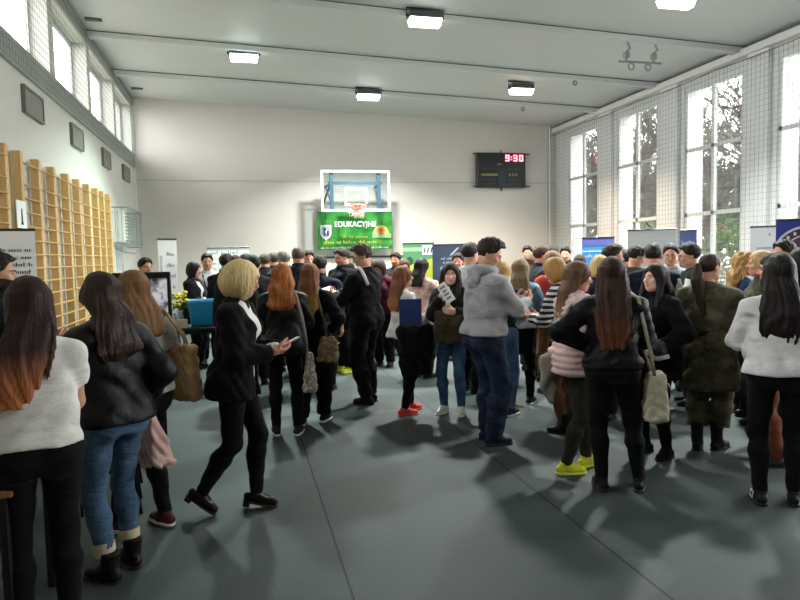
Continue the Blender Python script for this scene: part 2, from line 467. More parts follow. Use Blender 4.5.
HANGL = dict(down=((.235, .03, .79), (.3, -1, -.2), (-1, 0, 0), .45),
             table=((.17, .36, .93), (.6, -.7, -.5), (0, 0, -1), .3),
             hold=((.09, .31, 1.10), (.7, -.4, -.7), (-.7, 0, .6), .75),
             high=((.08, .28, 1.28), (.7, -.2, -.8), (-.8, -.2, .3), .9),
             hip=((.20, .16, .96), (.6, -1, 0), (-1, 0, 0), .6),
             pocket=((.215, .06, .84), (.7, -1, 0), (-1, 0, 0), .4),
             cross=((-.06, .22, 1.08), (.8, -.3, -.6), (0, -1, -.3), .6),
             back=((.10, -.17, .95), (.9, -.7, 0), (0, -1, 0), .5),
             chin=((.05, .20, 1.40), (.6, .1, -.9), (-.6, -.6, .3), .9),
             strap=((.10, .13, 1.22), (.8, -.2, -.9), (-.3, -.9, 0), 1.0),
             reach=((.16, .42, 1.20), (.6, -.5, -.7), (-.8, 0, -.5), .5))
class Person: pass
_pcount = 0
def person(label, px, z, H=1.66, face=0, sex='f', wid=1.0, lean=0, yaw=0, pitch=0, L='down', R='down', stance=None, top=None, over=None,
           bottom=None, hair=None, shoes=None, skn='m', beard=None, glasses=False, extra=None, loc=None, brow=None, group=None, twist=0, rise=0):
    """face: 0 seen from behind, 90 facing right in the picture, 180 facing the camera, 270 facing left"""
    global _pcount; _pcount += 1
    sd = _pcount*1.37
    male = sex == 'm'
    h = .011 if z < 5.6 else .0135 if z < 8 else .019
    hh = .0048 if z < 5.6 else .006 if z < 8 else .0085
    s = H/1.68
    xy = on_floor(px, z) if loc is None else np.array(loc, float)
    vd = xy/np.linalg.norm(xy); a = -math.radians(face)
    fw = (vd[0]*math.cos(a)-vd[1]*math.sin(a), vd[0]*math.sin(a)+vd[1]*math.cos(a))
    rz = math.atan2(-fw[0], fw[1])
    root = empty('person', (xy[0], xy[1], rise*s), rz); tag(root, label, 'person', group)
    P = Person(); P.root = root; P.s = s; P.rz = rz; P.xy = xy
    Rz = np.array(Matrix.Rotation(rz, 3, 'Z'))
    P.w = lambda p: Rz @ (np.array(p, float)*s)+V3(xy[0], xy[1], rise*s)
    P.dir = lambda p: Rz @ np.array(p, float)
    # ---- skeleton
    ln = math.radians(lean); P0 = V3(0, 0, .95)
    Lm = np.array([[1, 0, 0], [0, math.cos(ln), math.sin(ln)], [0, -math.sin(ln), math.cos(ln)]])
    if twist: Lm = Lm @ rot_axis((0, 0, 1), -math.radians(twist))
    up = lambda p: P0+Lm @ (np.array(p, float)-P0)
    P.up = up
    Lf = Lm.astype(np.float32)
    inv = lambda p: ((p-P0.astype(np.float32)) @ Lf+P0.astype(np.float32))
    sx = (.185 if male else .160)*wid
    TS = np.array(TORSO['m' if male else 'f'], np.float32); TS[:, 1] *= wid; TS[:, 2] *= (wid+1)/2
    arms = {}
    for sg, spec in ((-1, L), (1, R)):
        t, pole, palm, curl = HANGL[spec] if isinstance(spec, str) else spec
        m = V3(sg, 1, 1)
        S = up((sg*sx, -.008, 1.338))
        E, W = ik(S, np.array(t)*m*V3(wid if t[0] > .15 else 1, 1, 1), .275, .245, np.array(pole)*m)
        arms[sg] = (S, E, W, np.array(palm, float)*m, curl)
    P.arms = arms
    legs = {}
    stance = stance or {}
    for sg in (-1, 1):
        st = stance.get(sg, (.095, -.01, 8, 0))       # x, y, toe-out, heel pitch
        fp = math.radians(st[3]); yw = math.radians(st[2])*-sg
        lift = max(0, math.sin(fp))*.145+(st[4] if len(st) > 4 else 0)
        A = V3(sg*st[0], st[1], .085+lift-rise)
        hip = V3(sg*.085*wid, -.005, .885)
        K, A2 = ik(hip, A, .425, .395, (sg*.12, 1, 0))
        legs[sg] = (hip, K, A, yw, fp)
    P.legs = legs
    Hc = up((0, -.004, 1.430))+Lm @ V3(0, .022, .135)
    pt = math.radians(pitch)+ln*.35; yw_ = math.radians(yaw)
    Hc = Hc+V3(-math.sin(yw_)*.012, math.sin(pt)*.03+math.cos(yw_)*.0, -.02*(1-math.cos(pt)))
    HR = rot_axis((0, 0, 1), yw_) @ rot_axis((1, 0, 0), -pt)      # columns: head axes in body axes
    P.Hc, P.HR = Hc, HR
    hq = lambda p: ((p-Hc.astype(np.float32)) @ HR.astype(np.float32))
    P.hw = lambda q: P.w(Hc+HR @ np.array(q, float))
    nb = up((0, -.014, 1.385))
    lw = (1+wid)/2
    def f_arms(p, off, d=None, k=.03, end=1.0):
        for sg in (-1, 1):
            S, E, W, _, _ = arms[sg]
            c = smin(cap(p, S, E, .052*lw+off, .041*lw+off), cap(p, E, E+(W-E)*end, .041*lw+off, .028+off), .02)
            d = c if d is None else smin(d, c, k)
        return d
    def f_torso(p, off, S=None):
        q = inv(p)
        T = TS.copy() if S is None else np.array(S, np.float32)
        T[:, 1:3] += off; T[-1, 0] += off
        d = slices(q, T)
        m = np.stack([np.abs(q[:, 0]), q[:, 1], q[:, 2]], 1)
        d = smin(d, cap(m, (.045, -.012, 1.376), (sx-.01, -.008, 1.336), .044+off, .050*lw+off), .05)
        if not male: d = smin(d, ell(m, (.068*wid, .078, 1.225), (.062+off, .052+off, .062+off)), .05)
        return d
    def f_legs(p, off, k=.03, knee=0, ankle=0):
        d = None
        for sg in (-1, 1):
            hip, K, A, _, _ = legs[sg]
            c = cap(p, hip, K, .086*lw+off, .056*lw+off+knee)
            calf = K+(A-K)*.32+V3(0, -.014, 0)
            c = smin(c, smin(cap(p, K, calf, .052*lw+off+knee, .055*lw+off+(knee+ankle)/2), cap(p, calf, A, .055*lw+off+(knee+ankle)/2, .036+off+ankle), .03), .03)
            d = c if d is None else smin(d, c, .012)
        m = np.stack([np.abs(p[:, 0]), p[:, 1], p[:, 2]], 1)
        d = smin(d, ell(m, (.075*wid, -.055, .885), (.088*wid+off, .080+off, .10+off)), .05)
        return d
    def f_body(p):
        d = smin(f_torso(p, -.004), f_legs(p, -.004), .04)
        d = f_arms(p, -.003, d)
        d = smin(d, cap(p, nb, Hc+HR @ V3(0, -.022, -.055), .056 if male else .049, .052 if male else .046), .03)
        far = np.linalg.norm(p-Hc.astype(np.float32), axis=1) < .24
        e = np.full(len(p), .2, np.float32)
        if far.any(): e[far] = head_sdf(hq(p[far]), male)
        return smin(d, e, .015)
    xr = max(.30, max(abs(a_[i][0]) for a_ in arms.values() for i in (0, 1, 2))+.09)
    ylo = min(-.22, min(min(a_[1][1], a_[2][1]) for a_ in arms.values())-.09, min(l_[2][1] for l_ in legs.values())-.12, Hc[1]-.16)
    yhi = max(.22, max(max(a_[1][1], a_[2][1]) for a_ in arms.values())+.09, max(max(l_[1][1], l_[2][1]) for l_ in legs.values())+.12, Hc[1]+.16)
    ztop = Hc[2]+.15
    def grid(zlo, zhi, hx=h, xr_=None, fine=False):
        X = xr_ or xr
        if fine:
            return (axis(-X, X, hx, Hc[0]-.1, Hc[0]+.1, hh), axis(ylo, yhi, hx, Hc[1]-.13, Hc[1]+.13, hh), axis(zlo, zhi, hx, Hc[2]-.15, Hc[2]+.14, hh))
        return np.arange(-X, X+hx, hx), np.arange(ylo, yhi+hx, hx), np.arange(zlo, zhi+hx, hx)
    Vb, Fb = mesh_sdf(f_body, *grid(.0, ztop, max(h, .014), fine=True))
    # lips
    fc = (Vb[Fb].mean(1)-Hc) @ HR
    mi = np.zeros(len(Fb), int)
    mi[((fc[:, 0]/.022)**2+((fc[:, 2]+.0605)/.0105)**2 < 1) & (fc[:, 1] > .076)] = 3
    VV, FF, MI = [Vb], [Fb], [mi]; nv = len(Vb)
    def addp(V, F, m):
        nonlocal nv
        VV.append(np.asarray(V, float)); FF.append(np.asarray(F, int)+nv); MI.append(np.full(len(F), m)); nv += len(V)
    for sg in (-1, 1):
        S, E, W, palm, curl = arms[sg]
        hv, hf = hand_mesh(curl, .0048 if z < 8 else .007)
        y = (W-E)/np.linalg.norm(W-E); zz = -(palm-y*(palm @ y)); zz /= np.linalg.norm(zz)+1e-9
        x = np.cross(y, zz)
        # right hand: thumb on +x when palm looks along -z ; the left one is mirrored
        v = hv.copy(); ff = hf
        if sg < 0: pass
        else: v[:, 0] *= -1; ff = hf[:, ::-1]
        addp(v @ np.array([x, y, zz])*(1.04 if male else .96)+W, ff, 0)
        for q in (1,): pass
        P.__dict__.setdefault('hand', {})[sg] = (W+y*.075-zz*.02, x, y, zz)
    if z < 11:
        for sg in (-1, 1):
            for c, r, m in (((sg*.031, .0655, .000), .0125, 1), ((sg*.031, .0738, .000), .0058, 2)):
                b = MB(); b.ball(c, r, 8, 6)
                tri = np.array([list(f) for f in b.F])
                addp(np.array(b.V) @ HR.T+Hc, tri, m)
            b = MB(); b.tube([(sg*.013, .0935, .021), (sg*.030, .0895, .0265), (sg*.049, .073, .021)], [.0028, .0034, .0018], 4)
            qf = np.array([f for f in b.F if len(f) == 4])
            addp(np.array(b.V) @ HR.T+Hc, qf, 4)
    sk = SKIN[skn]
    bm = brow or (hairmat(hair[1]) if hair else IRIS)
    P.body = link_mesh('body', np.concatenate(VV)*s, np.concatenate(FF), [sk, EYEW, IRIS, LIP, bm], root, np.concatenate(MI))
    # ---- trousers, tights, skirts
    bt = dict(kind='skinny', mat=denim('#2c3d5c')); bt.update(bottom or {})
    k = bt['kind']
    off, kn, an = dict(skinny=(.006, 0, .002), straight=(.012, .014, .024), loose=(.014, .018, .018))[bt.get('cut', k if k != 'skirt' else 'skinny')]
    zlow = bt.get('ankle', .075)
    def f_pants(p):
        d = smin(f_legs(p, off, knee=kn, ankle=an), f_torso(p, off+.002), .03)
        wr = wrinkle(p, .0035 if k == 'skinny' else .006, sd)
        d = d+wr
        zz = p[:, 2]
        lo = None
        for sg in (-1, 1):     # hem follows each ankle
            A = legs[sg][2]; K = legs[sg][1]
            n = (A-K)/np.linalg.norm(A-K); c = A-n*(zlow-.085)*1.0
            e = np.where((p[:, 0]*sg > 0), (p-c.astype(np.float32)) @ n.astype(np.float32), -9)
            e = np.where(zz < .45, e, -9)
            lo = e if lo is None else np.maximum(lo, e)
        d = np.maximum(d, lo)
        return np.maximum(d, inv(p)[:, 2]-.985)
    Vp, Fp = mesh_sdf(f_pants, *grid(.02, 1.04, h, xr_=max(.30, max(abs(l_[2][0]) for l_ in legs.values())+.14)))
    nm = bt.get('name', 'tights' if k == 'skirt' else 'trousers')
    tro = link_mesh(nm, Vp*s, Fp, bt['mat'], root)
    if bt.get('rolled'):
        for sg in (-1, 1):
            hip, K, A, _, _ = legs[sg]; n = (K-A)/np.linalg.norm(K-A)
            a0 = A+n*bt.get('roll_z', .05); b = MB()
            b.tube([a0, a0+n*.01, a0+n*.07, a0+n*.075], [(.050+an), (.056+an), (.058+an), (.052+an)], 16)
            b.V = [tuple(np.array(v)*s) for v in b.V]
            b.build('rolled_cuff', bt['rolled'], root, smooth=True)
    if k == 'skirt':
        z0 = bt.get('hem', .52); fl = bt.get('flare', .03)
        SS = [(z0, .165+fl, .125+fl, -.005), (.74, .178, .130, -.008), (.86, .184, .130, -.012), (.93, .178, .122, -.008), (1.0, .150, .104, 0)]
        def f_sk(p): return slices(p, SS)+wrinkle(p*np.array([1.4, 1.4, .35], np.float32), .007, sd)
        Vs, Fs = mesh_sdf(f_sk, *grid(z0-.03, 1.03, h, .30))
        link_mesh('skirt', Vs*s, Fs, bt['skirt'], root)
    # ---- upper garments
    def garment(g, name, base):
        off = g.get('off', .012)+base
        hem = g.get('hem', .90); slv = g.get('sleeve', 'long'); neck = g.get('neck', 'round'); amp = g.get('amp', .006)
        T = TS.copy()
        if hem < .82:
            fl = g.get('flare', .02)
            T = np.concatenate([np.array([[hem-.02, TS[1, 1]+fl, TS[1, 2]+fl, -.008]], np.float32), T[1:]])
        loose = g.get('loose', 0.)
        if loose:          # hangs straighter from the chest
            for r in T:
                if r[0] < 1.2: r[1] = max(r[1], (.146 if not male else .165)*wid+loose*.5); r[2] += loose*.5
        ow = g.get('open', 0)
        def f(p):
            d = f_torso(p, off, T)
            q = inv(p)
            if hem < .91:
                gm = np.stack([np.abs(p[:, 0]), p[:, 1], p[:, 2]], 1)
                d = smin(d, ell(gm, (.075*wid, -.055, .885), (.088*wid+off+.008, .082+off+.006, .12+off)), .05)
            if slv != 'none':
                end = g.get('cuff', .97)
                ar = None
                ao = off*.8+g.get('arm', .004)
                for sg in (-1, 1):
                    S, E, W, _, _ = arms[sg]
                    if slv == 'short':
                        C = S+(E-S)*.62
                        c = cap(p, S, E, .053*lw+ao, .047*lw+ao*1.4)
                        n = (E-S)/np.linalg.norm(E-S); c = np.maximum(c, (p-C.astype(np.float32)) @ n.astype(np.float32))
                    else:
                        c = smin(cap(p, S, E, .053*lw+ao, .044*lw+ao), cap(p, E, W, .044*lw+ao, .031+ao), .025)
                        C = E+(W-E)*end; n = (W-E)/np.linalg.norm(W-E)
                        c = np.maximum(c, np.where(cap(p, E, W, 0, 0) < .13, (p-C.astype(np.float32)) @ n.astype(np.float32), -9))
                    ar = c if ar is None else np.minimum(ar, c)
                d = smin(d, ar, .028)
            w = wrinkle(p, amp, sd+base*90)
            if g.get('quilt'): w = w+g.get('qa', .010)*np.abs(np.sin(q[:, 2]*PI/g['quilt']))*-1
            d = d+w
            d = np.maximum(d, hem-q[:, 2]+.004*np.sin(q[:, 0]*21+sd))
            if neck == 'round': d = smax(d, -cap(q, (0, .075, 1.475), (0, .10, 1.50), .078, .09), .008)
            elif neck == 'v': d = smax(d, -cap(q, (0, .12, 1.26), (0, .08, 1.50), .012, .075), .008)
            d = smax(d, (q[:, 2]-1.432-off*.6+.30*np.maximum(np.abs(q[:, 0])-.055, 0))*.95, .03)
            if ow:
                wz = ow*(.35+.65*np.clip((q[:, 2]-hem)/max(.01, 1.36-hem), 0, 1)) if g.get('lapel') else ow
                box = np.maximum(np.abs(q[:, 0]-g.get('ox', 0))-wz, -(q[:, 1]-.03))
                d = smax(d, -box, .012)
            return d
        lo = min(hem-.06, min(min(a_[1][2], a_[2][2]) for a_ in arms.values())-.1)
        Vg, Fg = mesh_sdf(f, *grid(lo-.06, max(1.46, max(max(a_[1][2], a_[2][2]) for a_ in arms.values())+.1), h))
        # bring the leaned hem inside the grid
        o = link_mesh(name, Vg*s, Fg, g['mat'], root)
        col = g.get('collar')
        if col:
            cm = g.get('cmat', g['mat'])
            if col == 'hood':
                def fh(p):
                    q = inv(p)
                    d = np.linalg.norm(np.stack([np.maximum(np.sqrt((q[:, 0]/1.15)**2+(q[:, 1]+.028)**2)-.085, -.02), (q[:, 2]-1.425-q[:, 1]*-.10)*.75], 1), axis=1)-.034
                    d = smin(d, ell(q, (0, -.122, 1.345), (.088, .036, .080)), .05)
                    return d+wrinkle(p*1.6, .004, sd)
                nme = 'hood'
            elif col == 'scarf':
                def fh(p):
                    q = inv(p)
                    d = np.linalg.norm(np.stack([np.sqrt(q[:, 0]**2+(q[:, 1]+.01)**2)-.082, (q[:, 2]-1.425+q[:, 1]*.18)*.6], 1), axis=1)-.036
                    return d+wrinkle(p*2.2, .008, sd)
                nme = 'scarf'
            else:
                hgt = dict(stand=.055, shirt=.035, fur=.07)[col]
                def fh(p):
                    q = inv(p)
                    rr = np.sqrt((q[:, 0]/1.08)**2+(q[:, 1]+.012)**2)-(.074 if male else .066)-.25*np.clip(1.40-q[:, 2], -.1, .1)-off*.3
                    d = np.maximum(np.abs(rr)-.011, np.abs(q[:, 2]-1.395-hgt*.3+q[:, 1]*.25)-hgt)
                    return np.maximum(d, .035-np.sqrt(q[:, 0]**2+np.maximum(0, .11-q[:, 1])**2)) if col != 'fur' else d-.008
                nme = 'collar'
            c0 = up((0, 0, 1.40)); hb = min(h, .010)
            Vc, Fc = mesh_sdf(fh, np.arange(-.19, .19, hb), np.arange(c0[1]-.24, c0[1]+.2, hb), np.arange(1.20, 1.56, hb))
            if len(Fc): link_mesh(nme, Vc*s, Fc, cm, root)
        return o
    base = 0.0
    if top:
        P.top = garment(top, top.get('name', 'shirt'), 0.0)
        base = .010
    if over: P.over = garment(over, over.get('name', 'jacket'), base+.004)
    # ---- shoes
    sh = dict(kind='sneaker', mat=leather('#151515'), sole=paint('#ddd9d0', .6)); sh.update(shoes or {})
    hs = .0075 if z < 6.6 else .011
    hel = sh.get('heel', 0)
    for sg in (-1, 1):
        hip, K, A, yw, fp = legs[sg]
        kd = sh['kind']
        fp2 = fp
        def fs(p):
            d = smin(cap(p, (0, -.048, .040), (0, .03, .050), .035, .040), cap(p, (0, .03, .042), (.004*sg, .128, .028), .042, .031), .02)
            d = smin(d, cap(p, (0, -.012, .10), (0, .04, .050), .040 if kd != 'pump' else .02, .036), .025)
            if kd == 'boot': d = smin(d, cap(p, (0, -.012, .09), (0, -.02, sh.get('shaft', .20)), .046, .054), .02)
            d = np.maximum(d, .012-p[:, 2])
            ztop = dict(boot=sh.get('shaft', .20), sneaker=.098, pump=.075, shoe=.092)[kd]
            d = smax(d, p[:, 2]-ztop, .008)
            if kd == 'pump': d = smax(d, -cap(p, (0, .0, .11), (0, .075, .085), .034, .030), .008)
            return d
        def fso(p):
            q = p*np.array([1, 1, 0], np.float32)
            d = smin(cap(q, (0, -.046, 0), (0, .05, 0), .038, .042), cap(q, (0, .05, 0), (.004*sg, .127, 0), .043, .037), .01)
            d = np.maximum(d, np.abs(p[:, 2]-.011)-.011) if kd in ('sneaker',) else np.maximum(d, np.abs(p[:, 2]-.007)-.007)
            if hel: d = np.minimum(d, np.maximum(np.maximum(np.abs(p[:, 0])-.024, np.abs(p[:, 1]+.052)-.024), np.abs(p[:, 2]+hel/2)-hel/2))
            return d
        top_z = sh.get('shaft', .2)+.03 if kd == 'boot' else .13
        Rf = rot_axis((0, 0, 1), yw) @ rot_axis((1, 0, 0), -fp2)
        org = A-Rf @ V3(0, 0, .085)
        if fp2 == 0 and not rise: org[2] = max(0, org[2])
        va, fa = mesh_sdf(fs, np.arange(-.075, .075, hs), np.arange(-.105, .18, hs), np.arange(-.01, top_z, hs))
        up_ = link_mesh('boot' if kd == 'boot' else 'shoe', (va @ Rf.T+org)*s, fa, sh['mat'], root)
        vb, fb = mesh_sdf(fso, np.arange(-.06, .062, hs), np.arange(-.1, .18, hs), np.arange(-hel-.012, .032, .005))
        so = link_mesh('sole', (vb @ Rf.T+org)*s, fb, sh['sole'], up_)
        if sh.get('stripe'):
            b = MB()
            for i in range(3):
                for sd_ in (-1, 1):
                    y0 = .012+i*.026
                    b.add([(sd_*.0475, y0, .024), (sd_*.0475, y0+.013, .024), (sd_*.044, y0-.008, .080), (sd_*.044, y0-.021, .080), (sd_*.030, y0, .024), (sd_*.030, y0+.013, .024), (sd_*.024, y0-.008, .080), (sd_*.024, y0-.021, .080)], [(0, 1, 2, 3), (0, 3, 7, 4), (1, 5, 6, 2), (3, 2, 6, 7)])
            b.V = [tuple((Rf @ np.array(v)+org)*s) for v in b.V]
            b.build('side_stripes', sh['stripe'], up_)
        if sh.get('laces'):
            b = MB()
            for i in range(4): b.tube([(-.024, .03+i*.02, .086-i*.010), (0, .034+i*.02, .093-i*.010), (.024, .03+i*.02, .086-i*.010)], .0045, 5)
            b.V = [tuple((Rf @ np.array(v)+org)*s) for v in b.V]
            b.build('laces', sh['laces'], up_)
    # ---- hair
    if hair:
        style, hcol = hair[0], hair[1]; ho = hair[2] if len(hair) > 2 else {}
        zt = ho.get('tip', 1.18)
        hm = hairmat(hcol, ho['ombre'], zt*s, (zt+ho.get('og', .2))*s) if 'ombre' in ho else hairmat(hcol, hl=ho.get('hl'))
        vol = ho.get('vol', 1.0)
        back = lambda zz: up((0, -.098, zz))[1]
        def f_hair(p):
            q = hq(p)
            ax_ = np.abs(q[:, 0]); m = np.stack([ax_, q[:, 1], q[:, 2]], 1)
            if style in ('short', 'fade', 'quiff', 'bald'):
                t = .008 if style == 'fade' else .014
                tt = t*np.clip((q[:, 2]+.085)/.10, .12, 1)
                d = ell(q, (0, -.016, .032), (.077, .096, .087))-tt*.95
                if style == 'quiff': d = smin(d, ell(q, (0, .022, .088), (.066, .074, .048)), .04)
                else: d = smin(d, ell(q, (0, .015, .075), (.066, .082, .050+t*.4)), .03)
                tf = np.sin(95*q[:, 0]+5*np.sin(60*q[:, 1]+sd)+3*np.sin(44*q[:, 2]))*np.sin(70*q[:, 1]+4*np.sin(52*q[:, 0]+sd)+sd)
                d = d-(.0045 if style != 'quiff' else .008)*tf*np.clip((q[:, 2]+.03)/.08, .15, 1)*(.4 if style == 'fade' else 1)
                lowp = (q[:, 2]+.062)*.75+(-q[:, 1]-.095)*.0-.0
                ln_ = -(q[:, 2]-np.interp(q[:, 1], [-.11, -.04, .0, .045, .062, .11], [-.078, -.052, .004, .030, .082, .102]))+.005*np.sin(85*q[:, 0]+sd)*np.sin(75*q[:, 1]+2*sd)
                d = smax(d, ln_*.8, .008)
                return d
            gth = .010*vol
            d = ell(q, (0, -.016, .034), (.080+gth, .101+gth, .090+gth*.8))
            hs_ = .0
            if style in ('long', 'wavy', 'curly'):
                Lz = [Hc[2]+.05, Hc[2]-.02, Hc[2]-.10, 1.38, 1.30, (1.30+zt)/2, zt]
                wd = [.086, .095*vol, .100*vol, .108*vol, .112*vol, .108*vol, .070*vol]
                if style == 'curly': wd = [w_*1.12 for w_ in wd]
                dp = [.088, .088, .070, .052, .040*vol, .038*vol, .022]
                Rz_ = [(zz, w_, d_) for zz, w_, d_ in zip(Lz, wd, dp) if True]
                yc = [Hc[1]-.020, Hc[1]-.028, min(Hc[1]-.045, back(1.44)+.03), back(1.38)+.005, back(1.30)-.018, back((1.30+zt)/2)-.020, back(zt)-.012]
                xo = -math.sin(yw_)*.0
                hsx = ho.get('sx', 0); S_ = sorted([(r[0], r[1], r[2], y_, Hc[0]+hsx*max(0, (1.44-r[0])/(1.44-zt+1e-6))) for r, y_ in zip(Rz_, yc)])
                c = slices(p, S_)
                if ho.get('front'):
                    fr = ho['front']
                    for sg in ((-1, 1) if fr == 2 else (fr,)):
                        a0 = Hc+HR @ V3(sg*.082, .005, .02); a1 = up((sg*.098, .075, 1.36)); a2 = up((sg*.09, .135, max(zt, 1.16)))
                        c = smin(c, np.minimum(cap(p, a0, a1, .030, .032), cap(p, a1, a2, .032, .018)), .02)
                d = smin(d, c, .035)
            elif style == 'bob':
                bz = ho.get('len', -.125)
                c = ell(q, (0, -.022, -.02), (.098*vol, .104*vol, .130))
                c = smax(c, bz-q[:, 2]+q[:, 1]*.1, .02)
                d = smin(d, c, .03)
            elif style == 'pony':
                zt_ = zt
                b0 = Hc+HR @ V3(0, -.112, .010); b1 = b0+HR @ V3(0, -.035, -.01); b2 = V3(b1[0], min(b1[1], back(1.36)-.03), Hc[2]-.10); b3 = V3(ho.get('tx', 0), back(zt_)-.02, zt_)
                c = np.minimum(np.minimum(cap(p, b0, b1, .022, .032), cap(p, b1, b2, .032, .036*vol)), cap(p, b2, b3, .038*vol, .020*vol))
                d = ell(q, (0, -.016, .034), (.080, .101, .090))
                ln_ = -(q[:, 2]-np.interp(q[:, 1], [-.11, -.04, .0, .045, .075, .11], [-.080, -.055, -.004, .025, .070, .085]))
                d = smax(d, ln_*.8, .008)
                d = smin(d, c, .015)
            elif style == 'bun':
                ln_ = -(q[:, 2]-np.interp(q[:, 1], [-.11, -.04, .0, .045, .075, .11], [-.080, -.055, -.004, .025, .070, .085]))
                d = smax(ell(q, (0, -.016, .034), (.080, .101, .090)), ln_*.8, .008)
                d = smin(d, ell(q, (0, -.085, .105), (.048, .046, .042)), .012)
            # face opening
            if style not in ('pony', 'bun'):
                cut = ell(m, (0, .118, -.045), (.064, .100, .116))
                if ho.get('fringe'): cut = np.maximum(cut, q[:, 2]-.035)
                d = smax(d, -cut, .010)
            an_ = np.arctan2(q[:, 0], -q[:, 1]+.001)+.0*q[:, 2]
            ph = an_*9+1.3*np.sin(an_*5+sd)+1.1*np.sin(p[:, 2]*9+an_*2+sd)
            lock = (np.sin(ph)*.0035+np.sin(ph*2.7+1.5*np.sin(p[:, 2]*13+sd))*.0028+np.sin(ph*5.3+2*np.sin(p[:, 2]*17))*.0016)*np.clip((Hc[2]+.11-p[:, 2])/.12, .25, 1)
            if style == 'curly': lock = lock+.010*np.sin(55*p[:, 2]+4*np.sin(30*p[:, 0]))*np.sin(48*p[:, 0]+3*np.sin(41*p[:, 1]))
            if style == 'wavy': lock = lock+.005*np.sin(38*p[:, 2]+20*p[:, 0]+sd)
            return d+lock
        h2 = min(h, (.0085 if z < 5.6 else .011) if style not in ('short', 'quiff', 'fade') else (.0065 if z < 8 else .0095))
        zl = Hc[2]-.17 if style in ('short', 'fade', 'quiff', 'bob', 'bun', 'bald') else min(zt-.04, Hc[2]-.17)
        ext = .19+abs(ho.get('sx', 0)) if style != 'curly' else .22
        Vh, Fh = mesh_sdf(f_hair, np.arange(Hc[0]-ext, Hc[0]+ext, h2), np.arange(min(Hc[1]-.24, back(zt)-.12 if zl < Hc[2]-.2 else 9), Hc[1]+.22, h2), np.arange(zl, Hc[2]+.175, h2))
        P.hair = link_mesh('hair', Vh*s, Fh, hm, root)
        if ho.get('band'):
            b = MB(); pts = [Hc+HR @ V3(.100*math.cos(t), .0+.02*math.sin(t), .030+.098*math.sin(t)) for t in np.linspace(.0, PI, 15)]
            b.tube(pts, .008, 6); b.V = [tuple(np.array(v)*s) for v in b.V]; b.build('headband', ho['band'], root, smooth=True)
    if beard:
        def f_b(p):
            q = hq(p)
            d = head_sdf(q, male)-.007
            d = np.maximum(d, -(np.abs(q[:, 2]+.075)*-1+.05))
            d = np.maximum(d, q[:, 2]+.030+.016*(1-np.clip(np.abs(q[:, 0])/.065, 0, 1))); d = np.maximum(d, -.135-q[:, 2]); d = np.maximum(d, .0-q[:, 1])
            return smax(smax(d, -ell(q, (0, .095, -.060), (.024, .025, .011)), .004), -cap(q, (0, .11, .0), (0, .112, -.036), .022, .022), .004)
        Vh, Fh = mesh_sdf(f_b, np.arange(Hc[0]-.13, Hc[0]+.13, .006), np.arange(Hc[1]-.13, Hc[1]+.13, .006), np.arange(Hc[2]-.17, Hc[2]+.05, .006))
        if len(Fh): link_mesh('beard', Vh*s, Fh, hairmat(beard), root)
    if glasses:
        b = MB()
        for sg in (-1, 1):
            b.tube([(sg*.031+.021*math.cos(t), .1005-abs(sg*.031+.021*math.cos(t))*.12, .001+.016*math.sin(t)) for t in np.linspace(0, 2*PI, 17)], .0020, 5)
            b.tube([(sg*.052, .094, .006), (sg*.074, .06, .006), (sg*.080, -.005, .006)], .0018, 5)
        b.tube([(-.010, .099, .004), (0, .103, .007), (.010, .099, .004)], .0018, 5)
        b.V = [tuple((Hc+HR @ np.array(v))*s) for v in b.V]
        b.build('glasses', paint('#141416', .3), root, smooth=True)
    if extra: extra(P, f_torso, inv, arms)
    return P
def worn(P, name, mat, pts, r, flat=None, n=8, lean=True):
    """a strap or strip worn by a person, as a child; pts in body coordinates"""
    b = MB(); b.tube([P.up(p) if lean else V3(*p) for p in pts], r, n, flat=flat)
    b.V = [tuple(np.array(v)*P.s) for v in b.V]
    return b.build(name, mat, P.root, smooth=True)
# ------------------------------------------------------------------ the gym
XL, XR, YB, YN = -2.573, 9.048, 17.8, -3.0
ZL, ZR = 5.831, 5.392
zc = lambda x: ZL+(ZR-ZL)*(x-XL)/(XR-XL)
WALL = paint('#cfcec6', .75, var=.025, scale=1.2)
WALLB = paint('#cfc9c3', .75, var=.03, scale=.8)
WHITE = paint('#e9e9e6', .5, var=.02)
CEIL = paint('#cfd1d0', .55, var=.03, scale=1.0)
DKGREY = paint('#3b3d3f', .5, .3, var=.05)
GREY = paint('#8d908f', .5, var=.05)
def struct(o, label=None):
    o['kind'] = 'structure'
    if label: o['label'] = label
    return o
# floor: dark vinyl in rolls, two seams in view
m = bpy.data.materials.new('vinyl'); t = NT(m)
v = t.obj(); c1, c2 = lin('#3a4343'), lin('#485150')
n = t.noise(v, .7, 4); n2 = t.noise(v, 35, 3)
col = t.mix(n, c1, c2); col = t.mix(t.math('MULTIPLY', n2, .35), col, lin('#343b3b'))
sp = t.n('ShaderNodeSeparateXYZ', {0: (t.n('ShaderNodeTexCoord'), 3)})
fx = t.math('ABSOLUTE', t.math('SUBTRACT', t.math('FRACT', t.math('DIVIDE', t.math('SUBTRACT', (sp, 0), .49-.765), 1.53)), .5))
inr = t.math('MULTIPLY', t.math('GREATER_THAN', (sp, 0), .3), t.math('LESS_THAN', (sp, 0), 2.3))
seam = t.math('MULTIPLY', t.math('LESS_THAN', fx, .0045), inr)
col = t.mix(seam, col, lin('#101414'))
t.finish(col, t.math('MULTIPLY_ADD', n2, .12, .52), 0, .25, t.math('ADD', n2, t.math('MULTIPLY', seam, -2)), .08, .004)
struct(MB().box((XL-.4, YN, -.1), (XR+.5, YB+.3, 0)).build('floor', m))
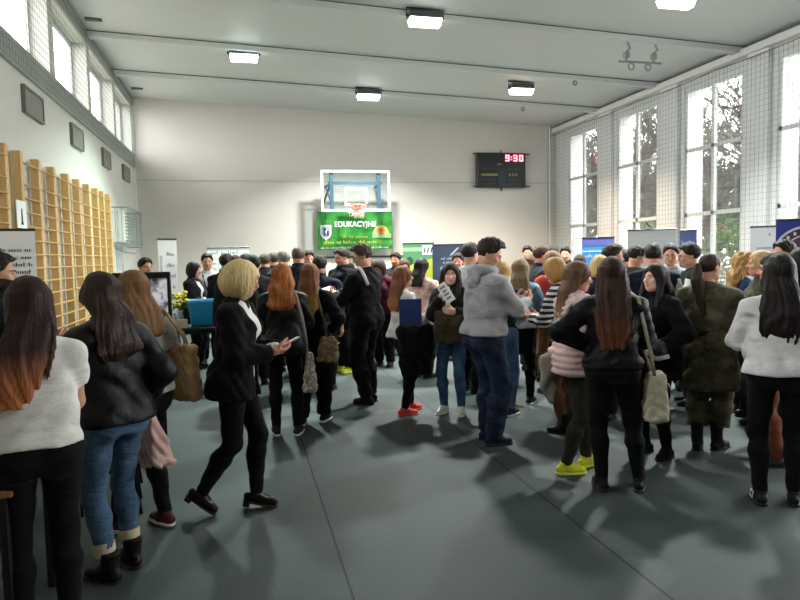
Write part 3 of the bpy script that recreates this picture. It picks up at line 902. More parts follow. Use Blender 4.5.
# ceiling: gently sloped slab with shallow cross beams
b = MB(); V = [(XL-.4, YN, zc(XL-.4)), (XR+.5, YN, zc(XR+.5)), (XR+.5, YB+.3, zc(XR+.5)), (XL-.4, YB+.3, zc(XL-.4))]
V += [(x, y, z+.2) for x, y, z in V]
b.add(V, [(0, 3, 2, 1), (4, 5, 6, 7), (0, 1, 5, 4), (1, 2, 6, 5), (2, 3, 7, 6), (3, 0, 4, 7)])
struct(b.build('ceiling', CEIL))
for i, y in enumerate((15.36, 12.9, 10.42, 7.95, 5.5, 3.0, .5)):
    b = MB()
    for (w0, w1, d0, d1, mi) in ((-.09, .09, .02, .115, 0), (-.075, .075, -.01, .02, 1)):  # second strip: dark paint standing in for the shadow gap above the beam
        V = []
        for x in (XL, XR):
            for yy, dz in ((y+w0, d0), (y+w1, d0), (y+w1, d1), (y+w0, d1)): V.append((x, yy, zc(x)-dz))
        b.add(V, [(0, 1, 2, 3), (7, 6, 5, 4), (0, 4, 5, 1), (1, 5, 6, 2), (2, 6, 7, 3), (3, 7, 4, 0)], mi)
    struct(b.build('trim_%d' % (10+i), [CEIL, paint('#4c4e4e', .8)]))
# back wall with a thin horizontal joint
struct(MB().box((XL-.4, YB, -.1), (XR+.5, YB+.3, 6.2)).build('wall_back', WALLB))
struct(MB().box((XL, YB-.012, 3.755), (XR, YB, 3.78)).build('trim_1', paint('#b4b1aa', .7)))
struct(MB().box((1.62, YB-.04, 1.70), (4.45, YB, 1.75)).build('trim_2', paint('#30363c', .6)))
b = MB()
for a, c in (((1.60, 0, 3.02), (4.16, 0, 3.10)), ((1.60, 0, 1.76), (1.68, 0, 3.02)), ((4.08, 0, 1.76), (4.16, 0, 3.02))): b.box((a[0], YB-.03, a[2]), (c[0], YB, c[2]))
struct(b.build('trim_3', paint('#bdb9b3', .8)))
struct(MB().box((XL, YB-.02, 0), (XR, YB, .1)).build('baseboard_back', paint('#4a4d4e', .6)))
struct(MB().box((XL, YB-.05, 0), (XL+.05, YB, 5.6)).build('trim_4', WHITE))
b = MB(); b.cyl((XR-.22, YB-.03, 0), (XR-.22, YB-.03, 5.38), .018); b.cyl((XR-.34, YB-.03, 0), (XR-.34, YB-.03, 5.38), .01)
struct(b.build('trim_5', WHITE))
struct(MB().box((XL-.4, YN-.3, -.1), (XR+.5, YN, 6.2)).build('wall_front', WALLB))
# left wall: plaster below, recessed clerestory above
RL = .24
YL = [(-3.0, -2.2)]+[(y0, y1) for y0, y1 in ((.55, .85), (3.1, 3.4), (5.55, 5.85), (8.0, 8.30), (10.45, 10.74), (12.9, 13.13), (15.35, 15.58), (17.68, 17.8))]
b = MB(); b.box((XL-.27, YN, -.1), (XL, YB, 4.41)); b.box((XL-.27, YN, 5.62), (XL, YB, 6.1))
for y0, y1 in YL: b.box((XL-.27, y0, 4.41), (XL, y1, 5.62))
struct(b.build('wall_left', WALL))
struct(MB().box((XL, YN, 4.07), (XL+.045, YB, 4.40), bev=.01).build('trim_6', paint('#9ba19c', .5, var=.12, scale=3)))
struct(MB().box((XL, YN, 5.68), (XL+.05, YB, 5.80)).build('trim_7', GREY))
PANE = glass()
for i in range(len(YL)-1):
    y0, y1 = YL[i][1], YL[i+1][0]
    x = XL-RL
    b = MB()
    for a, c in (((y0, 4.41), (y1, 4.45)), ((y0, 5.55), (y1, 5.62)), ((y0, 4.45), (y0+.04, 5.55)), ((y1-.04, 4.45), (y1, 5.55))):
        b.box((x-.04, a[0], a[1]), (x, c[0], c[1]))
    w = struct(b.build('window_%d' % (i+1), paint('#c3c6c6', .5)))
    struct(MB().box((x-.035, y0, 4.42), (x-.025, y1, 5.6)).build('pane', PANE, w))
# right wall: deep window openings, pilasters between
TH = .43
wins = [(15.48, 17.03), (12.97, 14.58), (10.42, 12.05), (7.95, 9.60), (5.45, 7.1), (2.95, 4.6), (.45, 2.1)]
edges = [YB]
for a, c in wins: edges += [c, a]
edges += [YN]
TI = .085
b = MB(); b.box((XR+TI, YN, -.1), (XR+TH, YB, .95)); b.box((XR+TI, YN, 5.06), (XR+TH, YB, 6.1))
for i in range(0, len(edges), 2): b.box((XR+TI, edges[i+1], .95), (XR+TH, edges[i], 5.06))
struct(b.build('wall_outer', paint('#f2f2f0', .8, var=.01)))
b = MB(); b.box((XR, YN, -.1), (XR+TI, YB, .95)); b.box((XR, YN, 5.06), (XR+TI, YB, 6.1))
for i in range(0, len(edges), 2): b.box((XR, edges[i+1], .95), (XR+TI, edges[i], 5.06))
struct(b.build('wall_right', paint('#d2d2d0', .75, var=.02, scale=1.2)))
for i in range(1, len(wins)+1):
    yb = wins[i-1][0]; ya = wins[i][1] if i < len(wins) else yb-.85
    struct(MB().box((XR-.10, ya+.14, 0), (XR, yb-.20, 5.25), bev=.01).build('trim_%d' % (20+i), paint('#d6d6d5', .7, var=.03)))
FRM = paint('#d4d6d5', .45, var=.03)
for i, (y0, y1) in enumerate(wins):
    b = MB(); x0, x1 = XR+.02, XR+.08; ym = (y0+y1)/2
    for a, c in (((y0, .95), (y1, 1.03)), ((y0, 4.96), (y1, 5.06)), ((y0, 1.03), (y0+.06, 4.96)), ((y1-.06, 1.03), (y1, 4.96)), ((ym-.04, 1.03), (ym+.04, 4.96)), ((y0, 3.745), (y1, 3.815)), ((y0, 2.425), (y1, 2.50))):
        b.box((x0, a[0], a[1]), (x1, c[0], c[1]))
    w = struct(b.build('window_%d' % (20+i), FRM))
    struct(MB().box((x0+.025, y0+.02, .97), (x0+.035, y1-.02, 5.04)).build('pane', PANE, w))
    struct(MB().box((XR-.16, y0-.05, .90), (XR+.03, y1+.05, .95), bev=.01).build('sill', WHITE, w))
b = MB(); b.box((XR-.16, YN, 5.20), (XR, YB, 5.33), bev=.012)
struct(b.build('trim_8', paint('#d2d0cc', .6)))
struct(MB().box((XR-.05, YN, 5.33), (XR, YB, 5.45)).build('trim_9', paint('#6f6f6c', .7)))
b = MB(); b.tube([(XR-.19, y, 5.13-.035*abs(math.sin((y-1.0)*PI/2.49))) for y in np.linspace(-2.9, 17.75, 80)], .009, 5)
tag(b.build('suspension_cable', paint('#33322f', .5)), 'thin dark sagging cable along the top of the tall windows', 'cable')
# door in the left wall under the fan heater
d = MB()
for a, c in (((14.40, 0), (14.48, 2.06)), ((15.40, 0), (15.48, 2.06)), ((14.40, 2.06), (15.48, 2.14))): d.box((XL, a[0], a[1]), (XL+.05, c[0], c[1]))
dr = struct(d.build('door_1', paint('#cfd2cf', .5)))
struct(MB().box((XL, 14.48, .01), (XL+.03, 15.40, 2.06), bev=.004).build('door_leaf', paint('#b9bebc', .5), dr))
struct(MB().tube([(XL+.03, 14.57, 1.05), (XL+.08, 14.57, 1.05), (XL+.08, 14.70, 1.05)], .010, 8).build('door_handle', DKGREY, dr))
# safety nets: a real grid of cords
def net(name, x, y0, y1, z0, z1, r, step, label, colr):
    b = MB()
    for i in range(int((y1-y0)/step)+1):
        y = y0+i*step; b.box((x-r, y-r, z0), (x+r, y+r, z1))
    for j in range(int((z1-z0)/step)+1):
        z = z0+j*step; b.box((x-r, y0, z-r), (x+r, y1, z+r))
    return tag(b.build(name, paint(colr, .9, var=.02)), label, 'net')
net('safety_net', XR-.20, .5, 17.7, .3, 5.12, .0019, .10, 'knotted safety net hanging over the tall right-hand windows', '#6f7270')
net('safety_net', XL+.07, 3.0, 17.7, 4.09, 5.72, .0018, .10, 'fine grey net stretched over the high clerestory windows', '#6e7471')
# ---- ventilation grilles
for i, (y0, y1, lb) in enumerate(((9.06, 9.86, 'grey slatted vent grille nearest the camera on the left wall'), (11.40, 12.16, 'grey vent grille, second along the left wall, above wall bars'),
                                 (13.80, 14.52, 'grey vent grille, third along the left wall, above the heater'), (16.03, 16.88, 'smallest looking vent grille by the far left corner'))):
    r = empty('vent_grille', (XL, y0, 3.59)); tag(r, lb, 'vent', 'vent grilles on the left wall')
    w, hgt = y1-y0, .345
    b = MB()
    for a, c in (((0, 0), (w, .03)), ((0, hgt-.03), (w, hgt)), ((0, .03), (.03, hgt-.03)), ((w-.03, .03), (w, hgt-.03))): b.box((0, a[0], a[1]), (.05, c[0], c[1]))
    b.build('frame', paint('#77756f', .5), r)
    MB().box((.001, .03, .03), (.006, w-.03, hgt-.03)).build('backing', paint('#242424', .8), r)
    for k in range(7):
        yk = .03+(w-.06)*(k+.5)/7
        b = MB(); b.add([(.008, yk-.05, .03), (.045, yk+.01, .03), (.045, yk+.022, .03), (.008, yk-.038, .03)]+[(.008, yk-.05, hgt-.03), (.045, yk+.01, hgt-.03), (.045, yk+.022, hgt-.03), (.008, yk-.038, hgt-.03)],
              [(0, 3, 2, 1), (4, 5, 6, 7), (0, 1, 5, 4), (1, 2, 6, 5), (2, 3, 7, 6), (3, 0, 4, 7)])
        b.build('slat', paint('#8b8982', .5), r)
# ---- wall bars
WD = wood('#d3ad72'); WD2 = wood('#b98d52')
def wall_bars(posts, label):
    r = empty('wall_bars', (XL, posts[0], 0)); tag(r, label, 'wall bars', 'wooden wall bars')
    for y in posts:
        b = MB(); b.box((.03, y-posts[0]-.05, 0), (.135, y-posts[0]+.05, 3.03), bev=.008); b.build('post', WD, r)
    zs = [.18+.165*k for k in range(16)]+[2.90]
    for z in zs:
        b = MB(); b.box((.105, .0, z-.013), (.140, posts[-1]-posts[0], z+.013), bev=.010); b.build('rung', WD2, r)
wall_bars([6.4, 7.1, 7.98], 'wooden wall bars at the left edge behind the white roll-up banner')
wall_bars([8.49, 9.18, 9.87, 10.61, 11.28, 11.97, 12.63, 13.15, 13.75], 'long pale wooden wall bars in full view on the left wall')
# ---- fan heater in a wire guard
r = empty('fan_heater', (XL, 14.35, 2.05)); tag(r, 'white fan heater behind a grey wire guard above the door', 'heater')
b = MB(); b.box((.0, .05, .06), (.27, .55, .72), bev=.02); b.build('casing', paint('#d8dad6', .4), r)
b = MB()
for k in range(9): b.box((.272, .08, .10+k*.07), (.285, .52, .115+k*.07))
b.build('louvre', DKGREY, r)
MB().box((.0, .6, .1), (.22, 1.75, .68), bev=.03).build('fan_housing', paint('#aab0ad', .5), r)
b = MB()
for z in (0, .78):
    b.tube([(0, 0, z), (.34, 0, z), (.34, 1.9, z), (0, 1.9, z)], .012, 6)
for k in range(14): b.cyl((.34, k*1.9/13, 0), (.34, k*1.9/13, .78), .006, 6)
for k in range(5): b.cyl((.34, 0, .13*(k+1)), (.34, 1.9, .13*(k+1)), .005, 6)
for x in (.1, .22): b.cyl((x, 0, 0), (x, 0, .78), .006, 6); b.cyl((x, 1.9, 0), (x, 1.9, .78), .006, 6)
b.tube([(.0, .1, -.02), (.2, .2, -.12), (.3, .9, -.16), (.33, 1.8, -.05)], .012, 6)
b.build('wire_guard', paint('#8c9390', .45, .3), r)
# ---- ceiling floodlights
LAMPS = [(2.95, 10.17, '#f6f8f2', 1.0, 'floodlight at top centre under the second cross beam'), (.17, 12.9, '#e6fff6', .95, 'greenish white floodlight on the left of the ceiling'),
         (2.98, 15.1, '#f8faf4', 1.15, 'floodlight furthest back, above the basketball hoop'), (6.12, 13.6, '#ffeacf', 1.0, 'warm floodlight right of centre under the ceiling'),
         (6.22, 8.42, '#f6fbf6', 1.0, 'floodlight cut by the top edge of the picture')]
for x, y, c, k, lb in LAMPS:
    z = zc(x)
    r = empty('floodlight', (x, y, z)); tag(r, lb, 'ceiling lamp', 'ceiling floodlights')
    b = MB()
    b.box((-.27, -.02, -.17), (.27, .20, -.05), bev=.015)
    for k2 in range(6): b.box((-.22+k2*.085, .16, -.22), (-.205+k2*.085, .20, -.08))
    b.build('housing', paint('#4b5250', .45, .4), r)
    b = MB(); b.tube([(-.30, .07, -.14), (-.30, .07, 0), (.30, .07, 0), (.30, .07, -.14)], .014, 6); b.cyl((-.30, .07, -.14), (-.26, .07, -.14), .025); b.cyl((.26, .07, -.14), (.30, .07, -.14), .025)
    b.build('bracket', DKGREY, r)
    b = MB(); b.add([(-.26, -.03, -.165), (.26, -.03, -.165), (.24, .01, -.27), (-.24, .01, -.27), (-.24, .15, -.27), (.24, .15, -.27), (-.26, .19, -.165), (.26, .19, -.165)],
          [(0, 3, 2, 1), (3, 4, 5, 2), (4, 6, 7, 5), (0, 6, 4, 3), (1, 2, 5, 7)])
    b.build('lens', emit(c, 9.0), r)
    ld = bpy.data.lights.new('flood', 'AREA'); ld.shape = 'RECTANGLE'; ld.size = .36; ld.size_y = .2; ld.energy = LAMP_W*k; ld.color = lin(c); ld.spread = math.radians(124)
    lo = bpy.data.objects.new('flood_light', ld); COL.objects.link(lo); lo.parent = r; lo.location = (0, -.03, -.30); lo.rotation_euler = (math.radians(3 if y > 13.2 else -6), 0, 0)
# ---- ceiling fittings: ring trolley, pulleys, slots
rx = float(on_y(640, 24, 10.42)[0])
r = empty('ring_trolley', (rx, 10.42, zc(rx)-.1)); tag(r, 'grey metal ring hoist with two pulleys hanging from the ceiling', 'hoist')
MB().box((-.42, -.03, -.36), (.42, .01, -.33), bev=.005).build('rail', GREY, r)
for sx_ in (-.27, .27):
    b = MB(); b.tube([(sx_+.02, 0, 0), (sx_+.06, -.02, -.12), (sx_-.03, 0, -.2), (sx_, 0, -.34)], .022, 8); b.box((sx_-.05, -.04, -.28), (sx_+.05, .04, -.18), bev=.01); b.build('hanger', paint('#8b9090', .5, .2), r)
    b = MB(); b.tube([(sx_*.62+.055*math.cos(a), 0, -.42+.055*math.sin(a)) for a in np.linspace(0, 2*PI, 17)], .016, 8); b.build('pulley', paint('#8b9090', .5, .2), r)
def pulley(px, py, y, lb):
    p = on_y(px, py, y); z = zc(p[0])-.02
    r = empty('ceiling_pulley', (p[0], y, z)); tag(r, lb, 'pulley', 'ceiling pulleys')
    MB().box((-.05, -.03, -.06), (.05, .03, 0), bev=.008).build('mount', GREY, r)
    b = MB(); b.tube([(.045*math.cos(a), 0, -.15+.045*math.sin(a)) for a in np.linspace(0, 2*PI, 17)], .014, 8); b.tube([(.02, 0, -.05), (-.03, 0, -.1), (.0, 0, -.2)], .012, 6); b.build('wheel', paint('#8b9090', .5, .2), r)
pulley(575, 72, 12.85, 'small grey pulley hanging from the beam right of the warm floodlight')
pulley(523, 102, 15.33, 'small grey pulley hanging from the last beam near the back wall')
for px, py, y, lb in ((93, 12, 12.2, 'small dark slot fitting in the ceiling, nearer one at top left'), (137, 87, 16.8, 'small dark slot fitting in the ceiling by the back left corner')):
    p = on_y(px, py, y); b = MB(); b.box((p[0]-.13, y-.05, zc(p[0])-.035), (p[0]+.13, y+.05, zc(p[0])+.01), bev=.008)
    tag(b.build('ceiling_fitting', paint('#5c5d5d', .6)), lb, 'ceiling fitting', 'ceiling slots')
# ---- basketball hoop
BY = 16.85
r = empty('basketball_hoop', (2.92, BY, 2.9)); tag(r, 'clear basketball backboard with white border and rim on blue wall frame', 'basketball hoop')
MB().box((-.9, -.01, 0), (.9, .01, 1.05)).build('backboard', glass(.03, '#eef4f4'), r)
b = MB()
for a, c in (((-.9, 0), (.9, .055)), ((-.9, .995), (.9, 1.05)), ((-.9, .055), (-.845, .995)), ((.845, .055), (.9, .995)), ((-.295, .15), (.295, .20)), ((-.295, .55), (.295, .60)), ((-.295, .20), (-.245, .55)), ((.245, .20), (.295, .55))):
    b.box((a[0], -.016, a[1]), (c[0], .016, c[1]))
b.build('border', paint('#f4f4f2', .5, var=.01), r)
b = MB()
for x in (-.62, .62): b.box((x-.045, .05, .0), (x+.045, .13, 1.02)); b.tube([(x, .09, .75), (x*1.28, .9, .15)], .03, 8); b.tube([(x, .09, .05), (x*1.15, .92, .05)], .03, 8); b.tube([(x, .09, .72), (x*1.1, .92, .72)], .03, 8)
b.box((-.70, .06, .70), (.70, .12, .77)); b.tube([(-.6, .09, .1), (-.72, .5, .7)], .02, 8); b.tube([(.6, .09, .1), (.72, .5, .7)], .02, 8)
b.build('support_frame', paint('#5f7f96', .45), r)
b = MB(); b.tube([(.225*math.cos(a), -.38+.225*math.sin(a), .15) for a in np.linspace(0, 2*PI, 25)], .011, 8); b.box((-.10, -.16, .03), (.10, -.016, .16), bev=.01); b.tube([(-.08, -.1, .05), (-.02, -.17, .145)], .012, 6)
rim = b.build('rim', paint('#a04a2c', .45), r)
b = MB()
for k in range(12):
    a = 2*PI*k/12; b.tube([(.22*math.cos(a), -.38+.22*math.sin(a), .14), (.15*math.cos(a+.3), -.38+.15*math.sin(a+.3), .0), (.12*math.cos(a), -.38+.12*math.sin(a), -.2)], .005, 4); b.tube([(.22*math.cos(a), -.38+.22*math.sin(a), .14), (.15*math.cos(a-.3), -.38+.15*math.sin(a-.3), .0), (.12*math.cos(a), -.38+.12*math.sin(a), -.2)], .005, 4)
b.build('hoop_net', paint('#a58f88', .9), rim)
# ---- lettering helper
def text(body, size, mat, parent, loc, rot=(PI/2, 0, 0), name='lettering', bold=0.0, align='CENTER', sx=1.0):
    cu = bpy.data.curves.new(name, 'FONT'); cu.body = body; cu.size = size; cu.align_x = align; cu.align_y = 'CENTER'; cu.extrude = .002; cu.offset = bold
    cu.materials.append(mat); o = bpy.data.objects.new(name, cu); COL.objects.link(o)
    bpy.context.view_layer.update()
    me = bpy.data.meshes.new_from_object(o.evaluated_get(bpy.context.evaluated_depsgraph_get()))
    bpy.data.objects.remove(o); o = bpy.data.objects.new(name, me); COL.objects.link(o)
    o.parent = parent; o.location = loc; o.rotation_euler = rot; o.scale = (sx, 1, 1)
    return o
def rows(b, x0, x1, z, h, y, mi=0, seed=0, gap=.35, align='l'):
    """a row of illegible small print: short upright strokes grouped into words"""
    R = random.Random(seed); x = x0
    while x < x1:
        for _ in range(R.randint(2, 8)):
            w = h*R.uniform(.25, .5)
            if x+w > x1: break
            hh_ = h*R.choice((.62, .62, 1.0)); b.box((x, y-.001, z), (x+w*.6, y+.001, z+hh_), mi)
            if R.random() < .5: b.box((x, y-.001, z+hh_*.45), (x+w, y+.001, z+hh_*.62), mi)
            x += w*1.25
        x += h*gap*1.6
# ---- green fair banner
r = empty('banner', (3.0, 17.55, 1.93)); tag(r, 'green fair banner with crest and white heading under the basketball hoop', 'banner')
bw, bh = 1.02, 1.02
b = MB(); N = 14
for i in range(N):
    x0, x1 = -bw+2*bw*i/N, -bw+2*bw*(i+1)/N
    y0, y1 = .02*math.sin(i*1.1), .02*math.sin((i+1)*1.1)
    b.add([(x0, y0, 0), (x1, y1, 0), (x1, y1, bh), (x0, y0, bh), (x0, y0+.006, 0), (x1, y1+.006, 0), (x1, y1+.006, bh), (x0, y0+.006, bh)], [(0, 1, 2, 3), (7, 6, 5, 4), (3, 2, 6, 7), (4, 5, 1, 0)])
m = bpy.data.materials.new('green_print'); t = NT(m); v = t.obj(); n = t.noise(v, 3.2, 4)
t.finish(t.mix(t.ramp(n, [(.3, (0, 0, 0)), (.7, (1, 1, 1))]), lin('#15762c'), lin('#4fae4a')), .5, 0, .4)
b.build('sheet', m, r)
YEL = paint('#d8d85a', .6); WH = paint('#f3f5ef', .6, var=.01)
text('TARGI', .15, WH, r, (.02, -.035, .93), bold=.004); text('EDUKACYJNE', .20, WH, r, (.0, -.035, .67), bold=.007, sx=.93)
b = MB(); rows(b, -.35, .42, .30, .085, -.03, 0, 3); rows(b, -.85, .78, .15, .105, -.03, 0, 5); rows(b, -.95, .9, .03, .04, -.03, 1, 9)
b.build('small_print', [YEL, WH], r)
b = MB(); sh_ = [(-.15, .36), (.15, .36), (.15, .12), (.10, .02), (0, -.04), (-.10, .02), (-.15, .12)]
b.add([(x-.80, -.03, z+.30) for x, z in sh_], [tuple(range(7))]); b.add([(x*.72-.80, -.034, z*.72+.345) for x, z in sh_], [(0, 1, 2, 3, 4, 5, 6)], 1)
b.box((-.86, -.038, .38), (-.80, -.034, .58), 2); b.box((-.78, -.038, .36), (-.72, -.034, .50), 3); b.ball((-.80, -.036, .47), (.035, .003, .05), 10, 6, 0)
b.build('crest', [WH, paint('#9fb7d4'), paint('#2f4f86'), paint('#8d2b3d')], r)
b = MB(); ang = np.linspace(0, PI, 14)
b.add([(.70+.24*math.cos(a), -.03, .36+.28*math.sin(a)) for a in ang], [tuple(range(14))]); b.add([(.69+.14*math.cos(a), -.034, .50+.11*math.sin(a)) for a in np.linspace(0, 2*PI, 17)[:-1]], [tuple(range(16))], 1)
b.add([(.69+.07*math.cos(a), -.037, .50+.06*math.sin(a)) for a in np.linspace(0, 2*PI, 17)[:-1]], [tuple(range(16))], 2); b.box((.46, -.034, .30), (.98, -.031, .42), 3)
b.build('emblem', [paint('#c6cf7a'), paint('#d8a05a'), paint('#c0612f'), paint('#9fca8a')], r)
# ---- scoreboard
r = empty('scoreboard', (7.28, YB-.14, 3.62)); tag(r, 'black electronic scoreboard with red lit time on the back wall', 'scoreboard')
MB().box((-.74, 0, 0), (.74, .14, .98), bev=.012).build('casing', paint('#161a1b', .4), r)
b = MB(); b.box((-.86, -.012, .93), (.86, .02, .965)); b.box((-.86, -.012, .01), (.86, .02, .045)); b.cyl((0, .03, .98), (0, .03, 1.06), .02); b.cyl((0, .03, -.10), (0, .03, 0), .025)
b.build('rail', paint('#2c2f30', .4, .4), r)
MB().box((.06, -.006, .70), (.70, 0, .96)).build('time_panel', paint('#4a0a10', .3), r)
LED = emit('#ff5a6e', 9.0); b = MB()
def digit(b, n, x, z, w, h, tk, y=-.012):
    S = {'9': 'abcdfg', '3': 'abcdg', '0': 'abcdef', '5': 'acdfg'}[n]
    g = dict(a=((0, h-tk), (w, h)), d=((0, 0), (w, tk)), g=((0, h/2-tk/2), (w, h/2+tk/2)), f=((0, h/2), (tk, h)), b=((w-tk, h/2), (w, h)), e=((0, 0), (tk, h/2)), c=((w-tk, 0), (w, h/2)))
    for k in S: b.box((x+g[k][0][0], y, z+g[k][0][1]), (x+g[k][1][0], y+.006, z+g[k][1][1]))
for n_, x_ in (('9', .12), ('3', .36), ('0', .54)):
    b = MB(); digit(b, n_, x_, .74, .12, .18, .034); b.build('digit', LED, r)
for z_ in (.78, .85): MB().box((.285, -.012, z_), (.315, -.006, z_+.03)).build('colon_dot', LED, r)
b = MB(); b.box((-.62, -.008, .33), (-.12, 0, .385), 0)
for k in range(3): b.box((.22+k*.1, -.008, .33), (.28+k*.1, 0, .39), 0)
b.box((-.13, -.008, .64), (.0, 0, .67), 0)
for z in (.20, .08, .50): rows(b, -.62, -.2, z, .05, -.004, 1, int(z*99)); rows(b, .2, .62, z, .05, -.004, 1, int(z*77))
b.box((-.10, -.008, .05), (.10, 0, .48), 2)
b.build('marking', [paint('#8f8a4e', .6), paint('#4c5350', .6), paint('#1e2f40', .5)], r)
# ---- outdoors
struct(MB().box((XR+.45, -30, -.3), (70, 60, -.2)).build('pale_ground', paint('#8f9184', .95, var=.2, scale=.6)))  # outdoor ground, coloured pale to bounce daylight up to the ceiling
struct(MB().box((-60, -30, -.3), (XL-.45, 60, -.2)).build('yard', paint('#8a8a80', .95, var=.2, scale=.6)))
BARK = paint('#4f4b46', .9, var=.3, scale=6)
def bare_tree(x, y, hgt, sd, th=.16):
    R = random.Random(sd); b = MB()
    def grow(p, d, L, r, lev):
        pts = [p]; q = p.copy(); dd = d.copy(); k = 4
        for i in range(k):
            dd = dd+np.array([R.gauss(0, .10), R.gauss(0, .10), R.gauss(.03, .06)]); dd /= np.linalg.norm(dd); q = q+dd*L/k; pts.append(q.copy())
        b.tube(pts, np.maximum(np.linspace(r, r*.55, k+1), .017), 6 if lev < 2 else 4)
        if lev >= 4: return
        nb_ = {0: 8, 1: 6, 2: 5, 3: 4}[lev]
        for j in range(nb_):
            f = R.uniform(.22, 1.0); pp = pts[min(k, int(f*k))]
            a = R.uniform(0, 2*PI); sp_ = R.uniform(.45, 1.0)
            nd = dd*math.cos(sp_)+np.array([math.cos(a), math.sin(a), R.uniform(-.2, .5)])*math.sin(sp_)
            grow(pp, nd/np.linalg.norm(nd), L*R.uniform(.42, .66), r*.50, lev+1)
    grow(np.array([0, 0, -.25]), np.array([0, 0, 1.]), hgt*.55, th, 0)
    return b
protos = [bare_tree(0, 0, 9.5, s_) for s_ in (3, 11, 29)]
R = random.Random(4)
TL = 'bare leafless tree outside beyond the tall netted gym windows'
spots = [(14.0, 13.9), (14.2, 17.9), (14.4, 21.4), (14.1, 25.6), (17.2, 16.6), (17.4, 21.8), (17.8, 26.2), (17.0, 31.0), (21.5, 20.5), (21.0, 26.0), (22.0, 32.0), (21.5, 38.0), (26, 25), (27, 31), (26.5, 37), (27, 45), (33, 31), (34, 38), (33, 46), (32, 25.5), (40, 40), (41, 50), (39, 33)]
first = {}
for i, (x, y) in enumerate(spots):
    k = i % 3
    if k not in first: o = protos[k].build('bare_tree', BARK, smooth=True); first[k] = o
    else: o = first[k].copy(); COL.objects.link(o)
    o.location = (x, y, 0); o.rotation_euler = (0, 0, R.uniform(0, 6.28)); sc_ = R.uniform(.85, 1.2); o.scale = (sc_, sc_, sc_)
    tag(o, TL, 'tree', 'bare trees outside the windows')
GRNB = paint('#4c5a3c', .9, var=.3, scale=5)
for i, (x, y, sc_, lb) in enumerate(((13.2, 15.0, 1.2, 'low green shrub outside between the second and third tall windows'), (12.8, 11.6, 1.25, 'green shrub outside the third tall window'), (14.6, 20.5, 1.5, 'green shrub outside the window nearest the back wall'), (12.6, 8.6, 1.2, 'green shrub outside the window at the right edge'))):
    Rr = np.random.RandomState(i+3); N = 1500
    d_ = Rr.normal(size=(N, 3)); d_ /= np.linalg.norm(d_, axis=1)[:, None]; rad = 1-.55*Rr.rand(N)**2
    ctr = d_*rad[:, None]*np.array([1.0, 1.1, 1.0])+np.array([0, 0, 1.0])
    e1 = Rr.normal(size=(N, 3)); e1 /= np.linalg.norm(e1, axis=1)[:, None]; e2 = np.cross(e1, d_); e2 /= np.linalg.norm(e2, axis=1)[:, None]+1e-6
    V = np.stack([ctr-e1*.07, ctr+e2*.035, ctr+e1*.07, ctr-e2*.035], 1).reshape(-1, 3)
    o = link_mesh('shrub', V, np.arange(4*N).reshape(N, 4), GRNB); o.location = (x, y, -.25); o.scale = (sc_, sc_, sc_*1.2); tag(o, lb, 'shrub', 'shrubs outside the windows')
    b = MB(); [b.tube([(0, 0, 0), (.25*math.cos(k*1.3), .25*math.sin(k*1.3), .6), (.6*math.cos(k*1.3), .6*math.sin(k*1.3), 1.4)], [.03, .02, .008], 5) for k in range(5)]; b.build('stem', BARK, o)
# ---- light
w = bpy.data.worlds.new('sky'); SC.world = w; w.use_nodes = True; nt = w.node_tree; nt.nodes.clear()
tc = nt.nodes.new('ShaderNodeTexCoord'); sx_ = nt.nodes.new('ShaderNodeSeparateXYZ'); nt.links.new(tc.outputs[0], sx_.inputs[0])
rp = nt.nodes.new('ShaderNodeValToRGB'); rp.color_ramp.elements[0].position = .40; rp.color_ramp.elements[0].color = (.55, .57, .58, 1); rp.color_ramp.elements[1].position = .56; rp.color_ramp.elements[1].color = (.98, .98, 1, 1)
mr = nt.nodes.new('ShaderNodeMapRange'); mr.inputs[1].default_value = -1; nt.links.new(sx_.outputs[2], mr.inputs[0]); nt.links.new(mr.outputs[0], rp.inputs[0])
bg = nt.nodes.new('ShaderNodeBackground'); bg.inputs[1].default_value = SKY_S; nt.links.new(rp.outputs[0], bg.inputs[0])
ow_ = nt.nodes.new('ShaderNodeOutputWorld'); nt.links.new(bg.outputs[0], ow_.inputs[0])
for i, (y0, y1) in enumerate(wins):
    ld = bpy.data.lights.new('portal', 'AREA'); ld.shape = 'RECTANGLE'; ld.size = 4.0; ld.size_y = y1-y0; ld.cycles.is_portal = True
    lo = bpy.data.objects.new('window_portal', ld); COL.objects.link(lo); lo.location = (XR+TH+.02, (y0+y1)/2, 3.0); lo.rotation_euler = (0, PI/2, 0)
for i in range(len(YL)-1):
    y0, y1 = YL[i][1], YL[i+1][0]
    ld = bpy.data.lights.new('portal', 'AREA'); ld.shape = 'RECTANGLE'; ld.size = 1.2; ld.size_y = y1-y0; ld.cycles.is_portal = True
    lo = bpy.data.objects.new('window_portal', ld); COL.objects.link(lo); lo.location = (XL-.42, (y0+y1)/2, 5.0); lo.rotation_euler = (0, -PI/2, 0)
SC.view_settings.view_transform = 'Standard'; SC.view_settings.look = 'None'; SC.view_settings.gamma = 1.0; SC.view_settings.use_curve_mapping = False
SC.view_settings.exposure = EXPO
SC.cycles.use_denoising = True; SC.cycles.max_bounces = 8; SC.cycles.transparent_max_bounces = 12; SC.cycles.caustics_reflective = False; SC.cycles.caustics_refractive = False
SC.cycles.sample_clamp_indirect = 6.0
